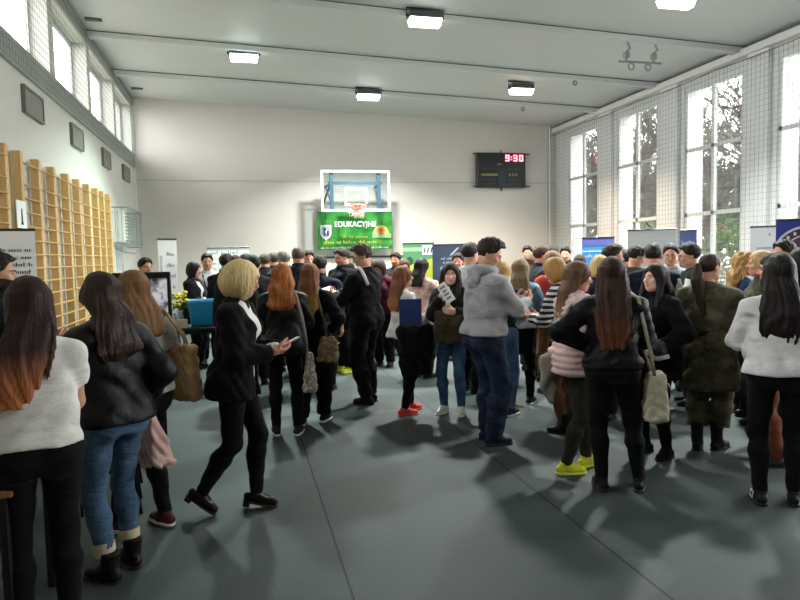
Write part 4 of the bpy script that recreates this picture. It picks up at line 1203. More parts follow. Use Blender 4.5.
# ------------------------------------------------------------------ garments
BLK, BLK2, NAVY = cloth('#0d0d10'), cloth('#18181c'), cloth('#1c2233')
LEA, LEA2 = leather('#0c0c0e'), leather('#0d0d0f', .5)
JEAN, DJEAN, LJEAN = denim('#3c5470'), denim('#1f2c47', 1.6), denim('#54779c')
TIGHT = cloth('#09090b', .8)
def T(col, **k): return dict(mat=cloth(col) if isinstance(col, str) else col, **k)
SNK = lambda col, sole='#dcd8d0', **k: dict(kind='sneaker', mat=leather(col, .6), sole=paint(sole, .6), **k)
SHOE = dict(kind='shoe', mat=leather('#121214'), sole=paint('#0e0e0e', .7))
BOOT = dict(kind='boot', mat=leather('#131315', .5), sole=paint('#0e0e0e', .7))
PBLK = dict(kind='straight', mat=cloth('#0b0b0d')); PSK = dict(kind='skinny', mat=TIGHT)
WALK = {1: (.07, .24, 4, 0), -1: (.07, -.30, 6, 38)}

# ------------------------------------------------------------------ foreground, left
P1 = person('bearded man in a black jacket standing at the left edge before a white roll-up banner', 9, 4.5, 1.79, 100, 'm', 1.08, pitch=8, L='hold', R='hold',
            top=T('#2a2a2e'), over=T(BLK, name='jacket', hem=.78, collar='stand', off=.016), bottom=PBLK, shoes=SHOE, hair=('short', '#241b16'), beard='#2a1f19', skn='m')
P2 = person('woman with long dark hair fading to ginger in a loose white T-shirt', 49, 2.95, 1.66, -4, 'f', 1.0, lean=3, pitch=10, L='hold', R=((.13, .30, .93), (.6, -1, -.2), (-1, 0, 0), .4),
            top=T('#d6d4cd', name='t_shirt', hem=.93, sleeve='short', loose=.045, amp=.005), bottom=dict(kind='skinny', mat=cloth('#0a0a0c')), shoes=SNK('#1a1a1c'),
            hair=('long', '#2a1712', dict(ombre='#b3693a', tip=1.12, og=.25, vol=1.0, sx=-.12)))
P3 = person('woman with dark wavy hair in a black leather jacket, blue jeans and heeled ankle boots', 121, 3.6, 1.66, -32, 'f', 1.0, lean=4, pitch=14, L='hold', R=((.24, .06, .93), (.5, -1, -.2), (-1, 0, 0), .8),
            top=T('#2a2a2c', hem=.88), over=T(LEA2, name='jacket', hem=.86, collar='stand', off=.014, amp=.006, loose=.02), bottom=dict(kind='skinny', mat=denim('#3d546c', 1.7), ankle=.17, rolled=cloth('#b9ad92'), roll_z=.055),
            shoes=dict(kind='boot', mat=leather('#17130f', .45), sole=paint('#0c0b0a'), heel=.0, shaft=.17), stance={1: (.085, .02, 10, 0), -1: (.10, -.04, 14, 0)},
            hair=('wavy', '#2b1a13', dict(tip=1.22, vol=1.16)))
P4 = person('woman with light brown hair in a pale grey tee carrying a tan tote, black leggings', 149, 4.15, 1.66, -40, 'f', .98, lean=3, pitch=10, L='reach', R=((.22, .10, .93), (.6, -1, 0), (-1, 0, 0), .5),
            top=T('#b3aea4', name='t_shirt', hem=.90, sleeve='short', loose=.03, amp=.009), bottom=PSK, shoes=SNK('#4a1f26', laces=paint('#d8cfc8')), stance={1: (.12, -.02, 6, 0), -1: (.10, .16, 8, 0)},
            hair=('long', '#6b4930', dict(tip=1.27, vol=1.1, hl='#9a7048')))
P5 = person('blonde woman in a black blazer striding to the right past the stands', 241, 4.46, 1.68, 104, 'f', 1.1, lean=4, pitch=12, L=((.06, .27, 1.08), (.7, -.5, -.7), (-.6, 0, .7), .5), R=((.10, .27, 1.08), (.6, -.8, -.5), (-.5, 0, .8), .6), stance={1: (.06, -.24, 6, 34), -1: (.06, .10, 4, 13)}, rise=.032,
            top=T('#d9d3d2', hem=.84), over=T('#0b0b0e', name='blazer', hem=.78, open=.11, lapel=1, collar='shirt', off=.014, loose=.02, flare=.02), bottom=dict(kind='skinny', cut='skinny', mat=cloth('#0b0b0e')),
            shoes=dict(kind='pump', mat=leather('#1b1512', .4), sole=paint('#3a2418', .6), heel=.034), hair=('bob', '#e2bd78', dict(vol=1.30, hl='#f6dea6', fringe=1, len=-.20)), skn='rosy')
P6 = person('woman with coppery red shoulder-length hair in a black leather jacket, patterned pouch at her hip', 287, 6.4, 1.67, 4, 'f', 1.0, pitch=6, L='hold', R='hold',
            top=T('#2c2c30'), over=T(LEA, name='jacket', hem=.80, collar='stand', off=.014, amp=.008), bottom=PSK, shoes=SNK('#18181a', laces=paint('#e0ddd5')), stance={1: (.11, -.02, 10, 0), -1: (.10, .0, 10, 0)},
            hair=('wavy', '#7d3a1c', dict(tip=1.24, vol=1.16, hl='#c4793a')))
P7 = person('woman with brown hair lightening to blond, black jacket and a taupe shoulder bag', 314, 6.85, 1.66, 14, 'f', 1.0, pitch=8, L='hold', R=((.20, .10, .98), (.8, -.8, 0), (-1, 0, 0), .5),
            over=T('#0a0a0c', name='jacket', hem=.84, collar='stand', off=.014), top=T('#222226'), bottom=PBLK, shoes=SNK('#161618'), stance={1: (.10, .06, 10, 0), -1: (.10, -.10, 12, 0)},
            hair=('long', '#6a4326', dict(tip=1.16, ombre='#c59a55', og=.26, vol=1.05)))
P8 = person('man in a black hooded winter jacket and neon yellow trainers looking down to the left', 346, 9.9, 1.85, 238, 'm', 1.12, pitch=16, L='hold', R='hold',
            top=T('#3a1f24'), over=T('#0f1013', name='jacket', hem=.74, collar='hood', off=.026, amp=.010), bottom=PBLK, shoes=SNK('#c6d32a', '#d8e04a'), hair=('short', '#2b2119'), skn='rosy')
def p9x(P, *a):
    worn(P, 'white_shoulder_cord', cloth('#d8d6cf'), [(.02, .10, 1.37), (-.035, .075, 1.435), (-.09, .02, 1.450), (-.135, -.05, 1.425), (-.155, -.105, 1.36), (-.15, -.145, 1.27)], .017, ((1, 0, .5), .5))
    b = MB(); b.tube([P.up((.0, 0, .985)), P.up((0, 0, 1.03))], [.175, .172], 22, flat=((1, 0, 0), .74)); b.V = [tuple(np.array(v)*P.s) for v in b.V]; b.build('belt', leather('#0d0d0e', .35), P.root, smooth=True)
P9 = person('young man with glasses in black cadet uniform with a white cord over the shoulder', 368, 7.8, 1.86, 306, 'm', 1.08, yaw=38, pitch=20, L=((.10, .33, 1.15), (.7, -.5, -.8), (-.5, 0, .8), .7), R=((.14, .33, 1.12), (.6, -.8, -.5), (-.5, 0, .8), .7),
            top=T('#0b0b0d', name='uniform_jacket', hem=.86, collar='shirt', off=.016, loose=.01), bottom=dict(kind='straight', mat=cloth('#0a0a0c'), cut='loose'), shoes=SHOE, hair=('quiff', '#3b2c20'), glasses=True, extra=p9x, stance={1: (.09, .02, 8, 0), -1: (.09, -.05, 10, 0)})
P10 = person('girl with long reddish hair in a white jumper, coral trainers, black coat on arm', 405, 7.25, 1.61, 62, 'f', .98, yaw=-8, pitch=-4, L='hold', R=((.14, .24, 1.02), (.8, -.5, -.4), (-.8, 0, .4), .6),
            top=T('#d9d8d8', name='jumper', hem=.88, off=.018, loose=.02, amp=.008), bottom=dict(kind='skinny', mat=cloth('#0e0e11')), shoes=SNK('#d2473f', '#e0564c'), hair=('long', '#6d3f26', dict(tip=1.18, ombre='#c08a4e', og=.2, vol=1.1)), stance={1: (.09, -.05, 5, 0), -1: (.09, .12, 5, 0)})
P11 = person('girl with long dark hair facing the camera, white leaflet near her chin', 453, 7.25, 1.64, 196, 'f', .96, yaw=14, pitch=8, L=((.10, .24, 1.16), (.8, -.2, -.7), (-.8, 0, .2), .8), R=((.05, .22, 1.33), (.5, -.1, -1), (-.7, -.3, .4), .9),
            top=T('#b9b4ac', hem=.86), over=T('#1d1c1e', name='jacket', hem=.92, open=.03, off=.016, collar='stand'), bottom=dict(kind='skinny', mat=denim('#35506f')), shoes=SNK('#c8c4bc', '#e0ddd6'), hair=('long', '#2a1a14', dict(tip=1.14, front=2, vol=1.05)), skn='pale', stance={1: (.10, 0, 12, 0), -1: (.10, .0, 12, 0)})
P12 = person('tall boy in a light grey hooded sweatshirt and dark jeans looking down at his phone', 486, 6.1, 1.86, 56, 'm', 1.05, lean=2, yaw=-34, pitch=26, L=((.06, .34, 1.16), (.7, -.4, -.7), (-.7, 0, .6), .9), R=((.08, .36, 1.16), (.7, -.7, -.6), (-.6, 0, .7), .9),
            top=T('#9a9b9d', name='hoodie', hem=.90, collar='hood', off=.022, loose=.03, amp=.007), bottom=dict(kind='straight', mat=denim('#1d2942', 1.5)), shoes=SNK('#1e2538', '#22283a'), hair=('quiff', '#2a211b'), stance={1: (.09, .02, 10, 0), -1: (.10, .08, 6, 0)})
P13 = person('girl with very long straight fair hair seen from behind in a pale denim jacket', 521, 7.7, 1.66, 8, 'f', .96, yaw=-20, pitch=6, L='hold', R='hold',
            over=T(denim('#6b8aa0', 1.5), name='denim_jacket', hem=.94, off=.014, collar='shirt'), top=T('#d0cec8'), bottom=dict(kind='skirt', mat=TIGHT, skirt=cloth('#17171b'), hem=.60, flare=.0), shoes=SNK('#1c1c1e'), hair=('long', '#6d5a42', dict(tip=1.04, hl='#8f7a5a', vol=1.02)), stance={1: (.10, .05, 12, 0), -1: (.10, -.05, 8, 0)})
def p14x(P, *a):
    worn(P, 'bag_strap', leather('#1b1b1d'), [(.08, -.135, 1.30), (.12, -.06, 1.42), (.12, .07, 1.38), (.10, .15, 1.22), (.05, .16, 1.08)], .013, ((0, 1, 0), .3))
P14 = person('girl in a pale pink quilted jacket and bright yellow trainers with a fair hair', 574, 5.32, 1.65, 66, 'f', 1.02, lean=2, yaw=-4, pitch=6, L='hold', R=((.16, .24, 1.04), (.8, -.6, -.3), (-.7, 0, .6), .6),
            over=T('#c6aaa8', name='quilted_jacket', hem=.80, quilt=.05, qa=.014, off=.022, collar='stand', amp=.004), top=T('#8a7a7a'), bottom=dict(kind='skinny', mat=cloth('#2a2a24')), shoes=SNK('#c9cf2e', '#d9de58', laces=paint('#e6ea7a')), extra=p14x,
            hair=('long', '#5d4230', dict(tip=1.10, hl='#a5814f', ombre='#b38a52', og=.28, vol=.85)), stance={1: (.08, -.10, 6, 0), -1: (.07, .14, 20, 0)}, skn='rosy')
P15 = person('girl with waist-long dark brown hair in a black leather jacket, seen from behind', 612, 4.88, 1.68, -6, 'f', 1.05, lean=3, pitch=10, L=((.18, .05, 1.05), (1, -.6, .1), (-.6, -.8, 0), .5), R='hold',
            over=T(LEA, name='jacket', hem=.93, off=.016, collar='stand', amp=.009), top=T('#1a1a1d'), bottom=PSK, shoes=SNK('#161618', '#2b2b2d'), hair=('long', '#2e1b14', dict(tip=1.04, vol=1.14, hl='#5a3a2a', ombre='#6a4028', og=.3)), stance={-1: (.07, 0, 12, 0), 1: (.19, .02, 12, 0)})
P16 = person('pale girl with long black hair turned towards the left, black jacket with a furry cuff', 655, 5.75, 1.61, 226, 'f', 1.0, yaw=4, pitch=-2, L=((.22, .16, .99), (.8, -.6, -.4), (-.6, -.6, .3), .7), R=((.0, .24, 1.06), (.9, -.4, -.5), (-.6, -.5, .4), .7),
            over=T('#0b0b0e', name='jacket', hem=.70, off=.018, collar='stand', open=.03), top=T('#1a1a1e', neck='v'), bottom=PSK, shoes=SNK('#141416', '#1d1d1f'), hair=('long', '#17110f', dict(tip=1.10, front=2, vol=1.12)), skn='pale', stance={1: (.10, .02, 10, 0), -1: (.12, -.02, 14, 0)})
def p17x(P, *a):
    b = MB(); b.tube([P.up((.0, 0, 1.00)), P.up((0, 0, 1.045))], [.193, .19], 22, flat=((1, 0, 0), .74)); b.V = [tuple(np.array(v)*P.s) for v in b.V]; b.build('belt', cloth('#22241c'), P.root, smooth=True)
P17 = person('girl in a green camouflage uniform with a dark ponytail seen from behind', 707, 5.9, 1.69, 16, 'f', 1.16, yaw=-26, pitch=6, L='hold', R='hold',
             top=T(camo(), name='field_jacket', hem=.54, flare=.03, off=.022, loose=.04, collar='shirt', amp=.011), bottom=dict(kind='straight', mat=camo(), cut='straight', ankle=.20), shoes=dict(BOOT, shaft=.25), hair=('pony', '#2c1d16', dict(tip=1.16, vol=1.4)), extra=p17x, stance={1: (.07, .05, 14, 0), -1: (.07, -.04, 10, 0)})
P18 = person('girl with long black hair in a loose white sweatshirt and black striped trainers', 776, 4.6, 1.68, -8, 'f', 1.08, lean=2, pitch=6, yaw=12, L='hold', R='hold',
             top=T('#cfcfcf', name='sweatshirt', hem=.89, off=.022, loose=.05, amp=.008), bottom=dict(kind='skinny', mat=cloth('#0a0a0c')), shoes=SNK('#141416', '#1b1b1d', stripe=paint('#e6e6e2'), laces=paint('#e6e6e2')), hair=('long', '#181210', dict(tip=1.10, vol=1.10)), stance={-1: (.10, -.02, 8, 0), 1: (.11, .03, 8, 0)})
P19 = person('woman with dark hair in rust brown trousers half hidden behind the white sweatshirt', 772, 5.5, 1.68, 262, 'f', 1.0, pitch=4, L='down', R='down', over=T('#1c1a1b', name='jacket', hem=.86, collar='stand'), top=T('#2a2426'),
             bottom=dict(kind='straight', mat=cloth('#6a3a26')), shoes=dict(kind='shoe', mat=leather('#3a3a3c'), sole=paint('#1b1b1b')), hair=('long', '#1c1412', dict(tip=1.2)), skn='rosy')
P20 = person('woman with curly golden hair in a navy top, black skirt and heels', 741, 7.2, 1.69, 72, 'f', 1.0, yaw=-6, pitch=0, L='hold', R='hold', top=T('#24355c', name='blouse', hem=.96, off=.014), bottom=dict(kind='skirt', mat=TIGHT, skirt=cloth('#15151a'), hem=.55, flare=-.02),
             shoes=dict(kind='pump', mat=leather('#121214'), sole=paint('#101010')), hair=('curly', '#8a6236', dict(tip=1.28, hl='#c49a5a', vol=1.1)), skn='rosy')
P21 = person('woman with short fair hair and an olive jacket next to the curly-haired woman', 759, 6.6, 1.70, 258, 'f', 1.05, L='hold', R='hold', over=T('#3c4030', name='jacket', hem=.84, collar='stand'), top=T('#55584a'), bottom=PBLK, shoes=SHOE, hair=('bob', '#a98552', dict(hl='#d8bd85', len=-.09)), skn='rosy')
P22 = person('dark-haired man standing under the round blue emblem banner at the right edge', 783, 7.4, 1.80, 236, 'm', 1.05, pitch=10, L='hold', R='hold', over=T('#202226', name='jacket', hem=.84, collar='stand'), top=T('#8a8580'), bottom=PBLK, shoes=SHOE, hair=('short', '#1a1613'), skn='m')
P23 = person('person with a high dark hairdo at the right edge behind the white sweatshirt girl', 798, 5.9, 1.72, 30, 'f', 1.0, L='hold', R='hold', over=T('#0a0a0c', name='jacket', hem=.84, collar='stand'), top=T('#222'.replace('#222', '#222226')), bottom=PBLK, shoes=SHOE, hair=('bob', '#1c1512', dict(vol=1.1)))

# ------------------------------------------------------------------ middle distance and far crowd
def jk(col, **k): return T(col, name='jacket', hem=k.pop('hem', .84), collar=k.pop('collar', 'stand'), off=.016, **k)
def bg(label, px, z, H, face, sex, hair, over=None, top='#2a2a2e', bottom=PBLK, shoes=SHOE, **k):
    return person(label, px, z, H, face, sex, k.pop('wid', 1.04 if sex == 'm' else 1.0), hair=hair, over=over, top=T(top) if not isinstance(top, dict) else top, bottom=bottom, shoes=shoes,
                  L=k.pop('L', 'down' if z > 7.9 else 'hold'), R=k.pop('R', 'down' if z > 7.9 else 'hold'), pitch=k.pop('pitch', 8), **k)
WS = lambda: T('#d8d8d6', collar='shirt')
bg('man in a white shirt standing behind the black-framed monitor on the left', 150, 9.0, 1.76, 150, 'm', ('short', '#241c17'), top=WS(), skn='m')
bg('woman with a dark bob and black blazer beside the man with a lanyard', 197, 10.2, 1.69, 118, 'f', ('bob', '#1d1413', dict(len=-.14, vol=1.05)), T('#17171b', name='blazer', hem=.80, open=.05, lapel=1, collar='shirt'), '#dcdad6', R='cross', L='cross', skn='rosy')
def lany(P, *a): worn(P, 'lanyard', cloth('#1c1c22'), [(-.07, -.03, 1.42), (-.075, .09, 1.36), (-.05, .14, 1.22), (0, .15, 1.05), (.05, .14, 1.22), (.075, .09, 1.36), (.07, -.03, 1.42)], .010)
bg('dark-haired man in a light shirt with a black lanyard by the far left board', 211, 10.7, 1.82, 176, 'm', ('short', '#1c1613'), None, T('#c4c7cc', collar='shirt', off=.016), extra=lany, skn='m')
bg('man all in black with his back turned, left of the blonde woman', 230, 9.5, 1.80, 30, 'm', ('short', '#221a15'), jk('#141416'))
bg('brown-haired person just behind the blonde woman', 240, 8.2, 1.76, 5, 'f', ('short', '#4a3524'), jk('#1c1c1f'), wid=1.02)
bg('dark-haired teenager right behind the blonde woman, maroon collar', 249, 10.2, 1.80, 28, 'm', ('short', '#2a1f19'), jk('#2b2024'))
bg('dark-haired teenager in black between the blonde and the red-haired woman', 258, 8.9, 1.76, -20, 'm', ('short', '#1d1714'), jk('#151518'), wid=1.0)
bg('short-haired man far behind the red-haired woman, left one of two', 268, 11.0, 1.80, 10, 'm', ('short', '#4b4036'), jk('#26282c'))
bg('short-haired man far behind the red-haired woman, right one of two', 277, 11.9, 1.82, -15, 'm', ('short', '#3c3a36'), jk('#2b2b30'))
bg('grey-haired man standing behind the red-haired woman', 288, 10.0, 1.84, -25, 'm', ('short', '#8d8a85'), jk('#33343a'), skn='rosy')
bg('man with cropped greyish brown hair behind the woman with the taupe bag', 302, 9.4, 1.88, 4, 'm', ('fade', '#5f5347'), jk('#22252d'), skn='rosy')
bg('man in a white collar facing the camera left of the neon trainers', 311, 10.6, 1.83, 165, 'm', ('short', '#241c18'), jk('#1a1c22'), '#e0dfdc', skn='rosy')
bg('dark blue jacketed man standing right behind the taupe bag woman', 323, 8.5, 1.74, 20, 'm', ('short', '#2a211b'), jk('#1b2130'), wid=1.1)
bg('dark-haired man between the winter jacket man and the uniformed cadet', 347, 11.8, 1.82, 190, 'm', ('short', '#2b221c'), jk('#272a30'))
bg('dark-haired person far back just right of the cadet', 368, 12.4, 1.74, 180, 'm', ('short', '#1e1815'), jk('#2a2b30'), skn='tan')
bg('brown-haired girl far back beside the cadet facing the hall', 377, 11.6, 1.66, 190, 'f', ('long', '#3c271c', dict(tip=1.22)), jk('#241d20'), skn='tan')
bg('girl bending over in a burgundy jacket right of the cadet', 385, 10.4, 1.68, 206, 'f', ('bob', '#2a1c17'), jk('#4a1f2a'), lean=10, pitch=25, skn='tan')
bg('dark-haired man in side view in front of the green and yellow banner', 398, 12.2, 1.78, 205, 'm', ('short', '#201915'), jk('#23252b'), skn='tan')
bg('brown-haired person just left of the green and yellow banner', 406, 11.6, 1.66, 170, 'f', ('bob', '#4a3020'), jk('#2b2426'))
bg('woman with a black ponytail in a pale pink flowered top', 423, 9.4, 1.68, 40, 'f', ('long', '#171012', dict(tip=1.30)), None, T(blotch('#d8b9ae', '#c99a92', '#efe3dc', 16), name='blouse', off=.018, loose=.03), R='high', skn='rosy')
bg('ruddy-faced dark-haired man before the dark blue banner', 459, 11.0, 1.74, 186, 'm', ('short', '#241b18'), jk('#1e2026'), '#cfccc8', skn='rosy')
bg('dark-haired boy in a pale grey top behind the boy with the phone', 471, 8.4, 1.86, 40, 'm', ('short', '#231b16'), None, T('#b7b9bf', off=.018))
bg('brown-haired boy partly hidden behind the grey hoodie', 480, 9.2, 1.84, 20, 'm', ('short', '#3a2a20'), jk('#26272c'))
bg('fair-haired girl in a black tee and blue jeans beyond the boy with the phone', 503, 7.2, 1.64, 24, 'f', ('long', '#a88a5c', dict(tip=1.22)), None, T('#18181b', name='t_shirt', sleeve='short', hem=.92), dict(kind='skinny', mat=JEAN), SNK('#2a2a2e'))
bg('man standing alone against the white back wall right of the hoodie boy', 528, 13.4, 1.86, 178, 'm', ('short', '#17130f'), jk('#26262a'), skn='m')
bg('brown-haired girl next to the girl in pale denim', 531, 10.0, 1.70, 30, 'f', ('long', '#5a3c28', dict(tip=1.25)), jk('#2a2022'))
bg('tall brown-haired youth behind the girl with coral sweater', 541, 9.2, 1.82, 70, 'm', ('short', '#4a3524'), jk('#24252a'), skn='rosy')
bg('short dark-haired man in the middle of the far crowd, left of windows', 553, 10.9, 1.84, 10, 'm', ('short', '#2e2b24'), jk('#2b2c2e'))
bg('girl with straight light brown hair, coral sweater and black scarf', 553, 8.3, 1.74, 330, 'f', ('bob', '#6b4c33', dict(len=-.16, hl='#94704c', vol=1.12)), None, T('#b8463a', off=.018, name='sweater', collar='scarf', cmat=cloth('#15151a')), dict(kind='skinny', mat=cloth('#6e4a30')), BOOT)
bg('dark-haired man furthest back beside the first tall window', 566, 12.4, 1.82, 190, 'm', ('short', '#1e1814'), jk('#232428'))
bg('girl with ginger blond hair in a navy and white striped top', 566, 6.5, 1.68, 292, 'f', ('bob', '#9a6c38', dict(len=-.12, hl='#c79a58')), None, T(stripes('#1f2536', '#c9c9c6'), name='striped_top', off=.018, loose=.02), dict(kind='skinny', mat=cloth('#5c3d28')), BOOT, lean=8, pitch=22, skn='rosy')
bg('dark-haired person behind the ponytail of the pink jacket girl', 580, 10.2, 1.68, 10, 'm', ('short', '#2a1c18'), jk('#26262a'))
bg('woman with short blond hair seen behind the girl in the black leather jacket', 600, 7.0, 1.68, 8, 'f', ('bob', '#b48f52', dict(hl='#e0c387', len=-.10, vol=1.08)), jk('#23242c'))
bg('dark-haired man in side view facing right below the blue banner', 611, 7.8, 1.80, 76, 'm', ('short', '#2c2019'), jk('#1d1e24'), yaw=-4, skn='rosy')
bg('person with dark hair behind the man in side view', 624, 9.4, 1.74, 20, 'm', ('short', '#1a1512'), jk('#202126'))
bg('boy with tousled black hair looking down beside the vest boy', 634, 8.7, 1.78, 66, 'm', ('quiff', '#1d1714'), jk('#1b1b20', collar=None), pitch=24, skn='m')
def vest(P, *a): pass
bg('boy with cropped hair seen from behind in a dark vest over a white shirt', 652, 7.5, 1.80, 6, 'm', ('fade', '#2a2019'), T('#171c28', name='vest', sleeve='none', hem=.88, off=.016), T('#dededc', collar='shirt', off=.014, name='shirt'), skn='rosy')
bg('boy with glasses facing the camera in a light grey shirt', 670, 8.6, 1.80, 184, 'm', ('short', '#231b17'), None, T('#8f979c', collar='shirt', off=.016), glasses=True, pitch=12, skn='m')
bg('boy with thick black hair and glasses in side view, green vest', 690, 7.7, 1.79, 262, 'm', ('short', '#181311'), T('#22302c', name='vest', sleeve='none', hem=.88, off=.016), T('#e4e4e2', collar='shirt', off=.014), glasses=True, pitch=10, skn='m')

# ------------------------------------------------------------------ things held and carried
def bag(name, label, cat, P, c, half, mat, taper=.7, rnd=.03, straps=(), smat=None, top_open=True, wr=.006, sr=.012, flap=None, group=None):
    """soft bag in the axes of the person who carries it; straps are point lists in body coordinates"""
    s = P.s; c = np.array(c, float); half = np.array(half, float)
    base = c-V3(0, 0, half[2])
    r = empty(name, P.w(base), P.rz); tag(r, label, cat, group)
    def f(p):
        k = 1+(taper-1)*np.clip((p[:, 2])/(2*half[2]), 0, 1)
        q = p/np.stack([k, k, np.ones_like(k)], 1)-np.array([0, 0, half[2]], np.float32)
        return rbox(q, (0, 0, 0), half, rnd)*.85+wrinkle(p*1.7, wr, half[1]*40)
    V, F = mesh_sdf(f, np.arange(-half[0]-.05, half[0]+.05, .009), np.arange(-half[1]-.05, half[1]+.05, .009), np.arange(-.04, 2*half[2]+.05, .009))
    link_mesh('bag_body', V*s, F, mat, r)
    for st in straps:
        b = MB(); b.tube([(np.array(q)-base)*s for q in st], sr*s, 8, flat=((1, 0, .2), .35)); b.build('strap', smat or mat, r, smooth=True)
    if flap:
        b = MB(); z0 = half[2]*1.05; x = half[0]*.93
        b.tube([((x+.004)*s, y*s, (half[2]*1.55-abs(y)*.25)*s) for y in np.linspace(-half[1]*.75, half[1]*.75, 9)], .006*s, 6)
        b.build('zip', flap, r, smooth=True)
    return r
def sheet(name, label, cat, pos, w, h, nrm, up_, mat, th=.004, art=None, bend=.0, group=None):
    """thin card or leaflet with real thickness; nrm faces out, up_ is its upright direction"""
    n = np.array(nrm, float); n /= np.linalg.norm(n); u = np.array(up_, float); u = u-n*(u @ n); u /= np.linalg.norm(u); x = np.cross(u, n)
    o = MB(); N = 6
    for i in range(N):
        a, c = -w/2+w*i/N, -w/2+w*(i+1)/N
        f = lambda t: bend*(1-(2*t/w)**2)
        o.add([(a, -f(a)-th/2, -h/2), (c, -f(c)-th/2, -h/2), (c, -f(c)-th/2, h/2), (a, -f(a)-th/2, h/2), (a, -f(a)+th/2, -h/2), (c, -f(c)+th/2, -h/2), (c, -f(c)+th/2, h/2), (a, -f(a)+th/2, h/2)],
              [(0, 1, 2, 3), (7, 6, 5, 4), (3, 2, 6, 7), (4, 5, 1, 0)]+([(0, 3, 7, 4)] if i == 0 else [])+([(1, 5, 6, 2)] if i == N-1 else []))
    M_ = Matrix([[x[0], -n[0], u[0], pos[0]], [x[1], -n[1], u[1], pos[1]], [x[2], -n[2], u[2], pos[2]], [0, 0, 0, 1]])
    ob = o.build(name, mat); ob.matrix_world = M_; tag(ob, label, cat, group)
    if art:
        b = MB(); mats = art(b, w, h); b.build('print', mats, ob)
    return ob
PAPER = paint('#e6e6e2', .6, var=.02); INK = paint('#24262a', .7)
CANV = cloth('#b99b6c'); 
tote = bag('tote_bag', 'tan canvas tote bag hanging from the shoulder of the woman in the pale tee', 'bag', P4, (.275, -.05, 1.00), (.055, .165, .19), CANV, .8, .03,
           straps=[[(.27, -.12, 1.14), (.26, -.11, 1.24), (.145, -.06, 1.43), (.25, .02, 1.24), (.27, .06, 1.14)], [(.30, -.12, 1.14), (.27, -.10, 1.26), (.155, -.045, 1.435), (.26, .03, 1.26), (.30, .06, 1.14)]])
bag('carrier_bag', 'pale pink bag with a pointed top held low by the woman in blue jeans', 'bag', P3, (.27, .06, .70), (.085, .15, .155), cloth('#bd9c92', .6), .22, .03, straps=[[(.27, .06, .85), (.262, .06, .88), (.25, .085, .90)]], smat=paint('#d8cfca'), wr=.010)
bag('patterned_pouch', 'grey and white patterned pouch hanging beside the red-haired woman', 'bag', P6, (.245, -.06, .62), (.075, .06, .20), blotch('#8d867c', '#c9c3b8', '#4d463f', 30), .45, .04,
    straps=[[(.22, -.06, .80), (.21, -.09, 1.0), (.18, -.14, 1.2), (.12, -.09, 1.42), (.075, .05, 1.43)]], smat=cloth('#8a857b'), wr=.008, sr=.017)
bag('shoulder_bag', 'taupe crumpled leather shoulder bag of the woman with blond hair ends', 'bag', P7, (.20, -.12, .80), (.115, .07, .13), blotch('#7d684c', '#9a845f', '#5a4a36', 18, rough=.5), .75, .045,
    straps=[[(.20, -.14, .92), (.17, -.16, 1.12), (.10, -.12, 1.37), (.10, -.03, 1.445), (.12, .05, 1.40)]], smat=leather('#6a5842'), wr=.010, flap=paint('#c9b98f', .3, .8))
bag('shoulder_bag', 'cream leather shoulder bag at the hip of the girl with waist-long hair', 'bag', P15, (.30, .03, .685), (.088, .10, .175), leather('#b3ad96', .45), .72, .04,
    straps=[[(.28, -.05, .85), (.255, -.06, 1.0), (.165, -.075, 1.40), (.115, .0, 1.445), (.2, .09, 1.1), (.28, .09, .85)]], smat=leather('#8f8878', .45), wr=.007, flap=paint('#5a5038', .3, .8))
def shawl(name, label, cat, P, c, half, mat, sd, tap=.75):
    r = empty(name, P.w(np.array(c)-V3(0, 0, half[2])), P.rz); tag(r, label, cat)
    hf = np.array(half)
    def f(p):
        k = tap+(1-tap)*np.clip(p[:, 2]/(2*hf[2]), 0, 1)
        q = p/np.stack([k, k, np.ones_like(k)], 1)-np.array([0, 0, hf[2]], np.float32)
        fold = .016*np.sin(q[:, 1]*34+3*np.sin(q[:, 2]*9+sd))+.010*np.sin(q[:, 0]*40+q[:, 2]*15+sd)
        return rbox(q, (0, 0, 0), hf, min(hf[:2])*.8)*.8+fold*.6+wrinkle(p, .006, sd)+np.maximum(0, -(p[:, 2]-.06-.05*np.sin(q[:, 1]*17+sd)))*.8
    V, F = mesh_sdf(f, np.arange(-hf[0]-.06, hf[0]+.06, .012), np.arange(-hf[1]-.06, hf[1]+.06, .012), np.arange(-.05, 2*hf[2]+.06, .012))
    link_mesh('folds', V*P.s, F, mat, r); return r
shawl('coat', 'black coat carried over the arm of the girl in the white jumper', 'coat', P10, (.27, .0, .74), (.10, .22, .30), cloth('#0e0e11'), 1.0)
shawl('coat', 'olive jacket bundled at the waist of the girl with the leaflet', 'coat', P11, (-.04, .20, .98), (.17, .09, .19), cloth('#3d3526'), 2.2, .85)
shawl('scarf', 'grey fringed scarf hanging down behind the pink quilted jacket', 'scarf', P14, (-.05, -.20, .74), (.04, .07, .21), cloth('#8a837b'), 3.1, .7)
def blue_art(b, w, h):
    b.add([(-w*.45, -.004, -h*.45), (-w*.1, -.004, -h*.45), (w*.45, -.004, h*.1), (w*.45, -.004, h*.2)], [(0, 1, 2, 3)], 0)
    b.add([(-w*.45, -.004, -h*.1), (-w*.45, -.004, 0), (w*.2, -.004, h*.45), (w*.3, -.004, h*.45)], [(0, 3, 2, 1)], 0); return [paint('#3b5aa8', .5)]
sheet('folder', 'dark blue folder held against the side of the girl in the white jumper', 'folder', P10.w((.285, -.06, 1.18)), .235, .29, P10.dir((.88, -.47, .05)), (0, 0, 1), paint('#1b2c66', .4), .012, blue_art)
def leaf_art(b, w, h):
    for z, k in ((.30, .62), (.10, .4), (-.08, .55), (-.28, .5)):
        for i in range(4): b.box((-w*k/2+i*w*k/4, -.004, z*h-.05*h), (-w*k/2+(i+.7)*w*k/4, -.0025, z*h+.05*h))
    return [INK]
u = P11.dir((.55, 0, .83))
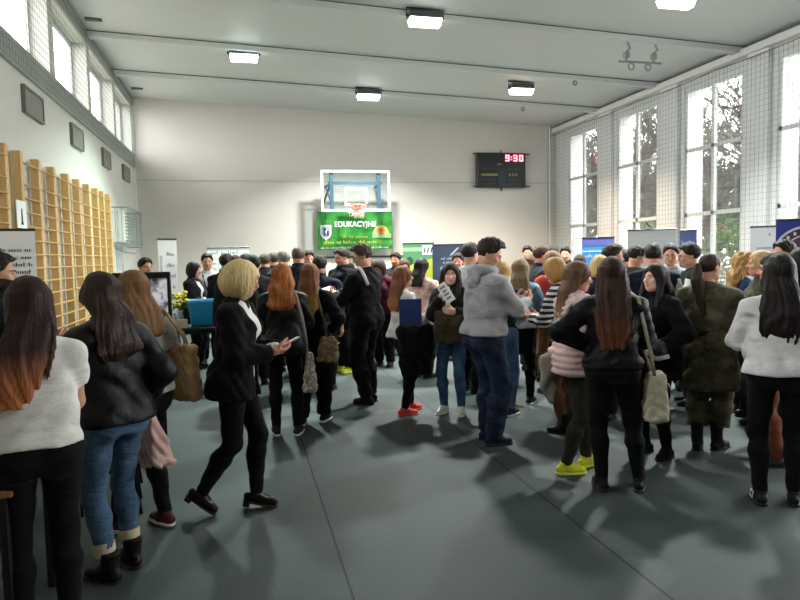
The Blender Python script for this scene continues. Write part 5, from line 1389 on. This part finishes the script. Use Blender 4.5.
sheet('leaflet', 'white leaflet with bold dark print held up by the girl with long dark hair', 'leaflet', P11.w((-.02, .275, 1.37)), .105, .22, P11.dir((.0, 1, .1)), u, PAPER, .004, leaf_art)
sheet('leaflet', 'white leaflet in the hands of the striding blonde woman', 'leaflet', P5.w((-.01, .35, 1.125)), .12, .18, P5.dir((0, -.45, 1)), P5.dir((-.3, 1, .3)), PAPER, .010)
sheet('leaflet', 'white papers in the hands of the uniformed cadet', 'leaflet', P9.w((-.06, .42, 1.19)), .15, .20, P9.dir((-.2, -.5, 1)), P9.dir((0, 1, .4)), PAPER, .008)
sheet('leaflet', 'white sheet of paper read by the girl in the pink quilted jacket', 'leaflet', P14.w((.02, .40, 1.19)), .15, .21, P14.dir((0, -.6, 1)), P14.dir((0, 1, .6)), PAPER, .004, bend=.01)
sheet('leaflet', 'pale blue and white leaflet held by the woman in the leather jacket and jeans', 'leaflet', P3.w((-.13, .36, 1.16)), .14, .20, P3.dir((.2, -.9, .5)), P3.dir((0, .4, 1)), paint('#c4d0dc', .5), .006)
def phone(label, P, pos, nrm, upd):
    o = sheet('phone', label, 'phone', P.w(pos), .074, .15, P.dir(nrm), P.dir(upd), paint('#111215', .25), .009, lambda b, w, h: (b.box((-w*.45, -.0062, -h*.43), (w*.45, -.0045, h*.43)), [paint('#2b3138', .15)])[1])
    return o
phone('black phone in the hand of the tall boy in the grey hoodie', P12, (.03, .43, 1.22), (-.1, -.6, .8), (0, .8, .6))
b = MB(); W = P16.arms[-1][2]+V3(0, .01, 0); b.ball(W*P16.s, np.array([.075, .07, .075])*P16.s, 14, 10); fc = b.build('fur_cuff', blotch('#3b3a3b', '#5a5858', '#232324', 60), P16.root, smooth=True)
b = MB(); b.tube([W*P16.s+np.array(q) for q in ((-.07, -.03, -.06), (-.03, .05, -.08), (.03, .05, -.08), (.07, -.03, -.06))], .018, 8); b.build('white_trim', cloth('#c9c7c4'), P16.root, smooth=True)

# ------------------------------------------------------------------ stands and displays
def facing(px, z, turn=0):
    xy = on_floor(px, z); v = xy/np.linalg.norm(xy); return xy, math.atan2(v[1], v[0])-PI/2+math.radians(turn)
def rollup(label, px, z, w, top, mat, art=None, turn=0, name='roll_up_banner', bottom=.09):
    xy, rz = facing(px, z, turn)
    r = empty(name, (xy[0], xy[1], 0), rz); tag(r, label, 'banner')
    b = MB(); b.box((-w/2-.02, -.06, .012), (w/2+.02, .06, .085), bev=.02); b.box((-w/2+.06, -.16, 0), (-w/2+.10, .16, .012)); b.box((w/2-.10, -.16, 0), (w/2-.06, .16, .012)); b.build('base', paint('#9a9c9d', .35, .6), r)
    MB().cyl((0, .03, .08), (0, .03, top), .011).build('pole', paint('#8a8c8e', .35, .6), r)
    b = MB(); b.box((-w/2, -.004, bottom), (w/2, .002, top-.02)); b.build('sheet', mat, r)
    MB().box((-w/2-.005, -.012, top-.025), (w/2+.005, .016, top), bev=.006).build('top_rail', paint('#3a3c3e', .4, .4), r)
    if art:
        b = MB(); mats = art(b, w, top); b.build('print', mats, r)
    return r
WSH = paint('#f2f3f0', .5, var=.01); GTX = paint('#7f858a', .6); 
def art_left(b, w, t):
    y = -.007
    for k, (z, h, x0) in enumerate(((t-.22, .038, .0), (t-.29, .038, .05), (t-.36, .038, .02), (t-.43, .042, .04), (t-.56, .026, .08), (t-.64, .02, .0), (t-.72, .02, .02), (t-.8, .02, .0))): rows(b, x0*w-.02, w*.46, z, h, y, 0, k+20)
    return [paint('#4a4c50', .6)]
rollup('white roll-up banner with rows of dark print at the far left edge', 5, 6.0, .70, 2.06, WSH, art_left, turn=-4)
def art_narrow(b, w, t):
    for k in range(9): rows(b, -.05*w, .42*w, t-.25-.16*k, .05, -.007, 0, k+40)
    b.box((-w*.42, -.008, t-.9), (-w*.3, -.006, t-.25), 1); b.box((-w*.40, -.008, .25), (w*.40, -.006, .62), 2); return [paint('#8d9aa2'), paint('#c4ccd0'), blotch('#3d4a6a', '#8a95ab', '#2a3046', 14)]
rollup('narrow white roll-up banner with grey print left of the woman in the blazer', 173, 9.3, .27, 2.05, WSH, art_narrow, turn=18)
def art_board(b, w, t):
    for k in range(10): rows(b, -.42*w, (.40 if k % 3 else .25)*w, t-.14-.10*k, .045 if k else .07, -.007, k % 2, k+60)
    return [paint('#7a8f98'), paint('#9a9fa4')]
rollup('white information board with lines of print behind the man with a lanyard', 232, 12.7, .80, 1.97, WSH, art_board, name='information_board')
GRN, YLG = paint('#5f9a6a', .5, var=.15, scale=3), blotch('#b6bf3a', '#c9cf55', '#9aa83a', 5)
def art_green(b, w, t):
    y = -.007
    b.box((-w/2, y, t-.17), (w/2, y+.002, t-.09), 3); b.box((-w/2, y, .2), (w/2, y+.002, t-.42), 0)
    b.add([(-w/2, y-.001, t-.50), (-w/2, y-.001, t-.62), (w/2, y-.001, t-.50), (w/2, y-.001, t-.30)], [(0, 1, 2, 3)], 0)
    b.box((w*.12, y-.002, t-.24), (w*.5, y, t-.05), 1); 
    for k in range(3): b.add([(w*(.16+k*.11), y-.004, t-.2), (w*(.20+k*.11), y-.004, t-.2), (w*(.24+k*.11), y-.004, t-.09), (w*(.20+k*.11), y-.004, t-.09)], [(0, 1, 2, 3)], 2)
    b.ball((-w*.28, y, t-.36), (.07, .002, .09), 12, 8, 4); return [YLG, WSH, INK, paint('#9cc7a4'), paint('#2f5a3c')]
rollup('green and yellow banner on the back wall side, left of the dark blue one', 420, 13.3, .62, 1.98, GRN, art_green)
def art_navy(b, w, t):
    y = -.007; rows(b, -.3*w, .35*w, t-.30, .05, y, 0, 71); rows(b, -.25*w, .3*w, t-.38, .04, y, 0, 72); b.box((-.32*w, y, t-.50), (.34*w, y+.002, t-.43), 1)
    b.add([(-.1*w, y, t-.22), (-.05*w, y, t-.22), (.12*w, y, t-.08), (.09*w, y, t-.07)], [(0, 1, 2, 3)], 0); b.ball((-.25*w, y, .9), (.18, .002, .3), 12, 8, 2); return [paint('#aab4bd'), paint('#6f8a8c'), paint('#4d4a70')]
rollup('dark blue banner with pale print beside the green and yellow banner', 455, 13.0, .82, 1.94, paint('#333d50', .5, var=.3, scale=3), art_navy)
def art_blue(b, w, t):
    y = -.007; b.box((-w/2, y, t-.14), (w/2, y+.002, t-.02), 1); b.box((-.46*w, y, t-.24), (.46*w, y+.002, t-.22), 2); rows(b, -.40*w, .40*w, t-.33, .05, y, 2, 81); rows(b, -.40*w, .2*w, t-.24, .03, y, 2, 82)
    b.tube([(.02+.22*math.cos(a), y, t-.72+.22*math.sin(a)) for a in np.linspace(0, PI, 16)], .014, 6, 3); return [paint('#3c86bd'), paint('#5a5fa8'), paint('#c9d6e6'), paint('#23304f')]
rollup('blue roll-up banner with a violet top band in front of the first tall window', 598, 11.2, .50, 1.97, paint('#3a86bf', .5, var=.12, scale=2), art_blue)
def art_screen(b, w, t):
    rows(b, -.25*w, .1*w, t-.32, .05, -.007, 0, 91); b.tube([(-.12*w, -.01, t+.10), (-.06*w, -.01, t+.05), (.0, -.01, t+.02)], .012, 6, 1); return [WH, paint('#26282a')]
rollup('pale grey display screen with dark top rail before the second tall window', 651, 10.2, .66, 2.05, paint('#c9cfcc', .5, var=.02), art_screen, name='display_screen')
def art_small(b, w, t): rows(b, -.4*w, .4*w, t-.2, .05, -.007, 0, 95); rows(b, -.4*w, .4*w, t-.3, .04, -.007, 0, 96); return [paint('#c4cfe2')]
rollup('small violet blue banner peeking out above the boy with the green vest', 687, 9.9, .22, 2.02, paint('#5a6a9f', .5, var=.1), art_small)
def art_white(b, w, t):
    y = -.007; b.box((-.3*w, y, t-.30), (.3*w, y+.002, t-.285), 0); b.box((-.3*w, y, t-.42), (.3*w, y+.002, t-.405), 0)
    b.box((-.3*w, y, t-.42), (-.28*w, y+.002, t-.29), 0); rows(b, -.2*w, .3*w, t-.38, .04, y, 0, 97); return [paint('#8fae98')]
rollup('white and pale green poster stand left of the navy emblem banner', 764, 9.3, .38, 2.03, WSH, art_white)
def art_emblem(b, w, t):
    y = -.008; cx, cz = .06, t-.42
    ring = lambda r, mi, yy: b.add([(cx+r*math.cos(a), yy, cz+r*math.sin(a)) for a in np.linspace(0, 2*PI, 41)[:-1]], [tuple(range(40))], mi)
    ring(.335, 0, y); ring(.31, 1, y-.002); ring(.235, 0, y-.004); ring(.22, 2, y-.006)
    for k in range(22):
        a = 2*PI*k/22; b.box((cx+.272*math.cos(a)-.014, y-.005, cz+.272*math.sin(a)-.018), (cx+.272*math.cos(a)+.014, y-.003, cz+.272*math.sin(a)+.018), 0)
    st = []
    for k in range(16):
        rr = .20 if k % 2 == 0 else .085; a = PI*k/8+.2; st.append((cx+rr*math.cos(a), y-.009, cz+rr*math.sin(a)))
    b.add(st, [tuple(range(16))], 3); b.add([(cx-.02, y-.010, cz-.12), (cx+.2, y-.010, cz-.2), (cx+.2, y-.010, cz+.02)], [(0, 1, 2)], 4); b.ball((-.30, y, t-.17), (.016, .002, .02), 8, 6, 0); return [paint('#c9c6d6'), paint('#3a3040'), paint('#57304f'), paint('#cfc4d4'), paint('#d79a3a')]
rollup('navy banner with a round white ringed emblem at the right edge', 797, 7.9, .48, 2.06, paint('#1f2f86', .5, var=.1), art_emblem)
# poster taped to the wall bars
r = empty('poster', (XL+.15, 8.3, 2.13)); tag(r, 'small white poster with a dark figure hung on the wall bars', 'poster')
MB().box((0, -.17, 0), (.006, .17, .31)).build('sheet', WSH, r)
b = MB(); b.box((.006, -.022, .05), (.008, .022, .19)); b.ball((.007, 0, .20), (.002, .022, .028), 10, 6); b.add([(.008, -.05, .04), (.008, .05, .04), (.008, .02, .09), (.008, -.02, .09)], [(0, 1, 2, 3)])
b.build('figure', paint('#2c2f36'), r)
# ---- tables
def table(label, x0, y0, x1, y1, h, mat, legm, skirt=None):
    r = empty('table', ((x0+x1)/2, (y0+y1)/2, 0)); tag(r, label, 'table', None)
    w, d = (x1-x0)/2, (y1-y0)/2
    MB().box((-w, -d, h-.03), (w, d, h), bev=.006).build('tabletop', mat, r)
    for sx_ in (-1, 1):
        for sy_ in (-1, 1): MB().box((sx_*(w-.05)-.018, sy_*(d-.05)-.018, 0), (sx_*(w-.05)+.018, sy_*(d-.05)+.018, h-.03), bev=.004).build('leg', legm, r)
    b = MB()
    for sx_ in (-1, 1): b.box((sx_*(w-.05)-.012, -d+.05, h-.09), (sx_*(w-.05)+.012, d-.05, h-.03))
    for sy_ in (-1, 1): b.box((-w+.05, sy_*(d-.05)-.012, h-.09), (w-.05, sy_*(d-.05)+.012, h-.03))
    b.build('apron', legm, r)
    return r
BLM = paint('#141414', .45, .3)
table('wood-topped table with black legs between the woman in the white T-shirt and the bearded man', -1.80, 3.08, -1.0, 3.80, .75, wood('#8a5a30'), BLM)
def card(name, label, cat, x, y, z, w, d, h, mat, rz=0, group=None):
    o = MB().box((-w/2, -d/2, 0), (w/2, d/2, h), bev=.002).build(name, mat); o.location = (x, y, z); o.rotation_euler = (0, 0, rz); return tag(o, label, cat, group)
for i, (x, y, rz, w) in enumerate(((-1.62, 3.26, .2, .21), (-1.18, 3.25, -.3, .15), (-1.40, 3.42, .1, .21), (-1.10, 3.62, .5, .15), (-1.60, 3.62, -.1, .21))):
    card('leaflet_stack', ('stack of white leaflets at the near left corner of the wooden table', 'small stack of pale leaflets by the woman in the white T-shirt', 'white papers in the middle of the wooden table', 'small folded leaflets before the woman in the leather jacket', 'white leaflets at the far left corner of the wooden table before the bearded man')[i], 'leaflets', x, y, .75, w, .28 if w > .2 else .21, .012+.006*(i % 3), (PAPER, paint('#d5cdb8', .6), PAPER, paint('#c9d3da', .6), PAPER)[i], rz, 'leaflets on the wooden table')
def chair(label, x, y, rz):
    r = empty('chair', (x, y, 0), rz); tag(r, label, 'chair', 'wooden chairs by the left table')
    w1 = wood('#c08a4a')
    MB().box((-.19, -.19, .43), (.19, .20, .45), bev=.008).build('seat', w1, r)
    MB().box((-.18, -.215, .66), (.18, -.200, .84), bev=.006).build('backrest', w1, r)
    for sx_ in (-1, 1):
        b = MB(); b.tube([(sx_*.17, .17, 0), (sx_*.17, .16, .43)], .012, 8); b.build('leg', BLM, r, smooth=True)
        b = MB(); b.tube([(sx_*.18, -.22, 0), (sx_*.17, -.17, .44), (sx_*.17, -.195, .84)], .012, 8); b.build('leg', BLM, r, smooth=True)
    b = MB(); b.box((-.17, .15, .40), (.17, .17, .43)); b.box((-.17, -.18, .40), (.17, -.16, .43)); b.box((-.18, -.17, .40), (-.16, .16, .43)); b.box((.16, -.17, .40), (.18, .16, .43)); b.build('seat_frame', BLM, r)
chair('wooden chair with black legs nearest the woman in the white T-shirt', -.98, 4.55, 1.4)
chair('wooden chair with black legs behind the woman in blue jeans', -1.02, 5.15, 1.7)
table('dark table carrying the black-framed monitor behind the light brown haired woman', -1.7, 6.0, -.74, 6.75, .76, paint('#1d1d20', .4), BLM)
xy, rz = facing(152, 6.35, -6)
r = empty('monitor', (xy[0]-.03, xy[1], .76), rz); tag(r, 'black-framed monitor showing a grey picture on the dark table', 'monitor')
b = MB(); b.box((-.16, -.10, 0), (.16, .10, .015), bev=.004); b.box((-.03, .0, .015), (.03, .03, .45)); b.build('stand', BLM, r)
MB().box((-.27, -.03, .36), (.27, .02, .86), bev=.01).build('casing', paint('#0c0c0e', .3), r)
m = bpy.data.materials.new('screen_picture'); t = NT(m); n = t.noise(t.obj((1, 1, 1)), 9, 4, .6)
cc = t.ramp(n, [(.38, (.02, .02, .025)), (.47, (.25, .25, .26)), (.58, (.75, .76, .78))])
e = t.n('ShaderNodeEmission', {'Color': cc, 'Strength': .7}); t.n('ShaderNodeOutputMaterial', {0: (e, 0)})
MB().box((-.235, -.034, .40), (.235, -.03, .80)).build('screen', m, r)
table('dark table with the blue tub and yellow flowers near the far left stand', -1.10, 9.35, -.28, 9.95, .80, paint('#26262a', .5), BLM)
# blue tub
r = empty('storage_tub', (-.56, 9.56, .80), .06); tag(r, 'bright blue rounded plastic tub on the dark table', 'tub')
def f(p):
    k = .80+.20*np.clip(p[:, 2]/.34, 0, 1); q = p/np.stack([k, k, np.ones_like(k)], 1)
    return smax(rbox(q, (0, 0, .19), (.20, .15, .19), .05), -rbox(q, (0, 0, .24), (.188, .138, .22), .04), .006)
V, F = mesh_sdf(f, np.arange(-.23, .23, .009), np.arange(-.18, .18, .009), np.arange(-.02, .40, .009)); link_mesh('tub_shell', V, F, paint('#1f8fc4', .4), r)
MB().tube([(.205*math.copysign(abs(math.cos(a))**.4, math.cos(a)), .155*math.copysign(abs(math.sin(a))**.4, math.sin(a)), .365) for a in np.linspace(0, 2*PI, 33)], .010, 6).build('rim', paint('#2b9bd0', .4), r)
# flowers in a vase
r = empty('flower_vase', (-.86, 9.50, .80)); tag(r, 'yellow flowers in a glass vase beside the blue tub', 'flowers')
b = MB(); b.lathe((0, 0, 0), [(.04, 0), (.055, .02), (.05, .12), (.035, .20), (.045, .24)], 14); b.build('vase', paint('#b9c6c4', .2), r, smooth=True)
Rn = random.Random(5); b = MB(); fl = MB()
for k in range(22):
    a = Rn.uniform(0, 6.28); rr = Rn.uniform(.02, .12); h_ = Rn.uniform(.32, .50); p = (rr*math.cos(a), rr*math.sin(a), h_)
    b.tube([(0, 0, .18), (p[0]*.5, p[1]*.5, .3), p], .004, 4); fl.ball(p, (.028, .028, .022), 8, 6)
    b.add([(p[0]*.6, p[1]*.6, .28), (p[0]*1.2, p[1]*1.2, .34), (p[0]*1.3, p[1]*1.1, .26)], [(0, 1, 2)])
b.build('stem', paint('#4d7030', .7), r); fl.build('blossom', paint('#d9c928', .6), r, smooth=True)
for i, (x, y, hgt, c, lb) in enumerate(((-.99, 9.52, .26, '#d8dde2', 'white bottle at the left end of the dark table'), (-.93, 9.45, .20, '#b9c3d8', 'pale blue bottle next to the yellow flowers'), (-1.03, 9.46, .18, '#4a4f86', 'dark violet bottle at the corner of the dark table'))):
    r = empty('bottle', (x, y, .80)); tag(r, lb, 'bottle', 'bottles on the dark table')
    b = MB(); b.lathe((0, 0, 0), [(.03, 0), (.034, .01), (.034, hgt*.6), (.014, hgt*.8), (.014, hgt*.93)], 12); b.build('bottle_body', paint(c, .25), r, smooth=True)
    MB().cyl((0, 0, hgt*.93), (0, 0, hgt), .017, 10).build('cap', paint('#33415e', .4), r)
card('leaflet_box', 'cream box of leaflets in front of the bottles on the dark table', 'box', -.84, 9.41, .80, .16, .08, .12, paint('#d5cbb5', .6))
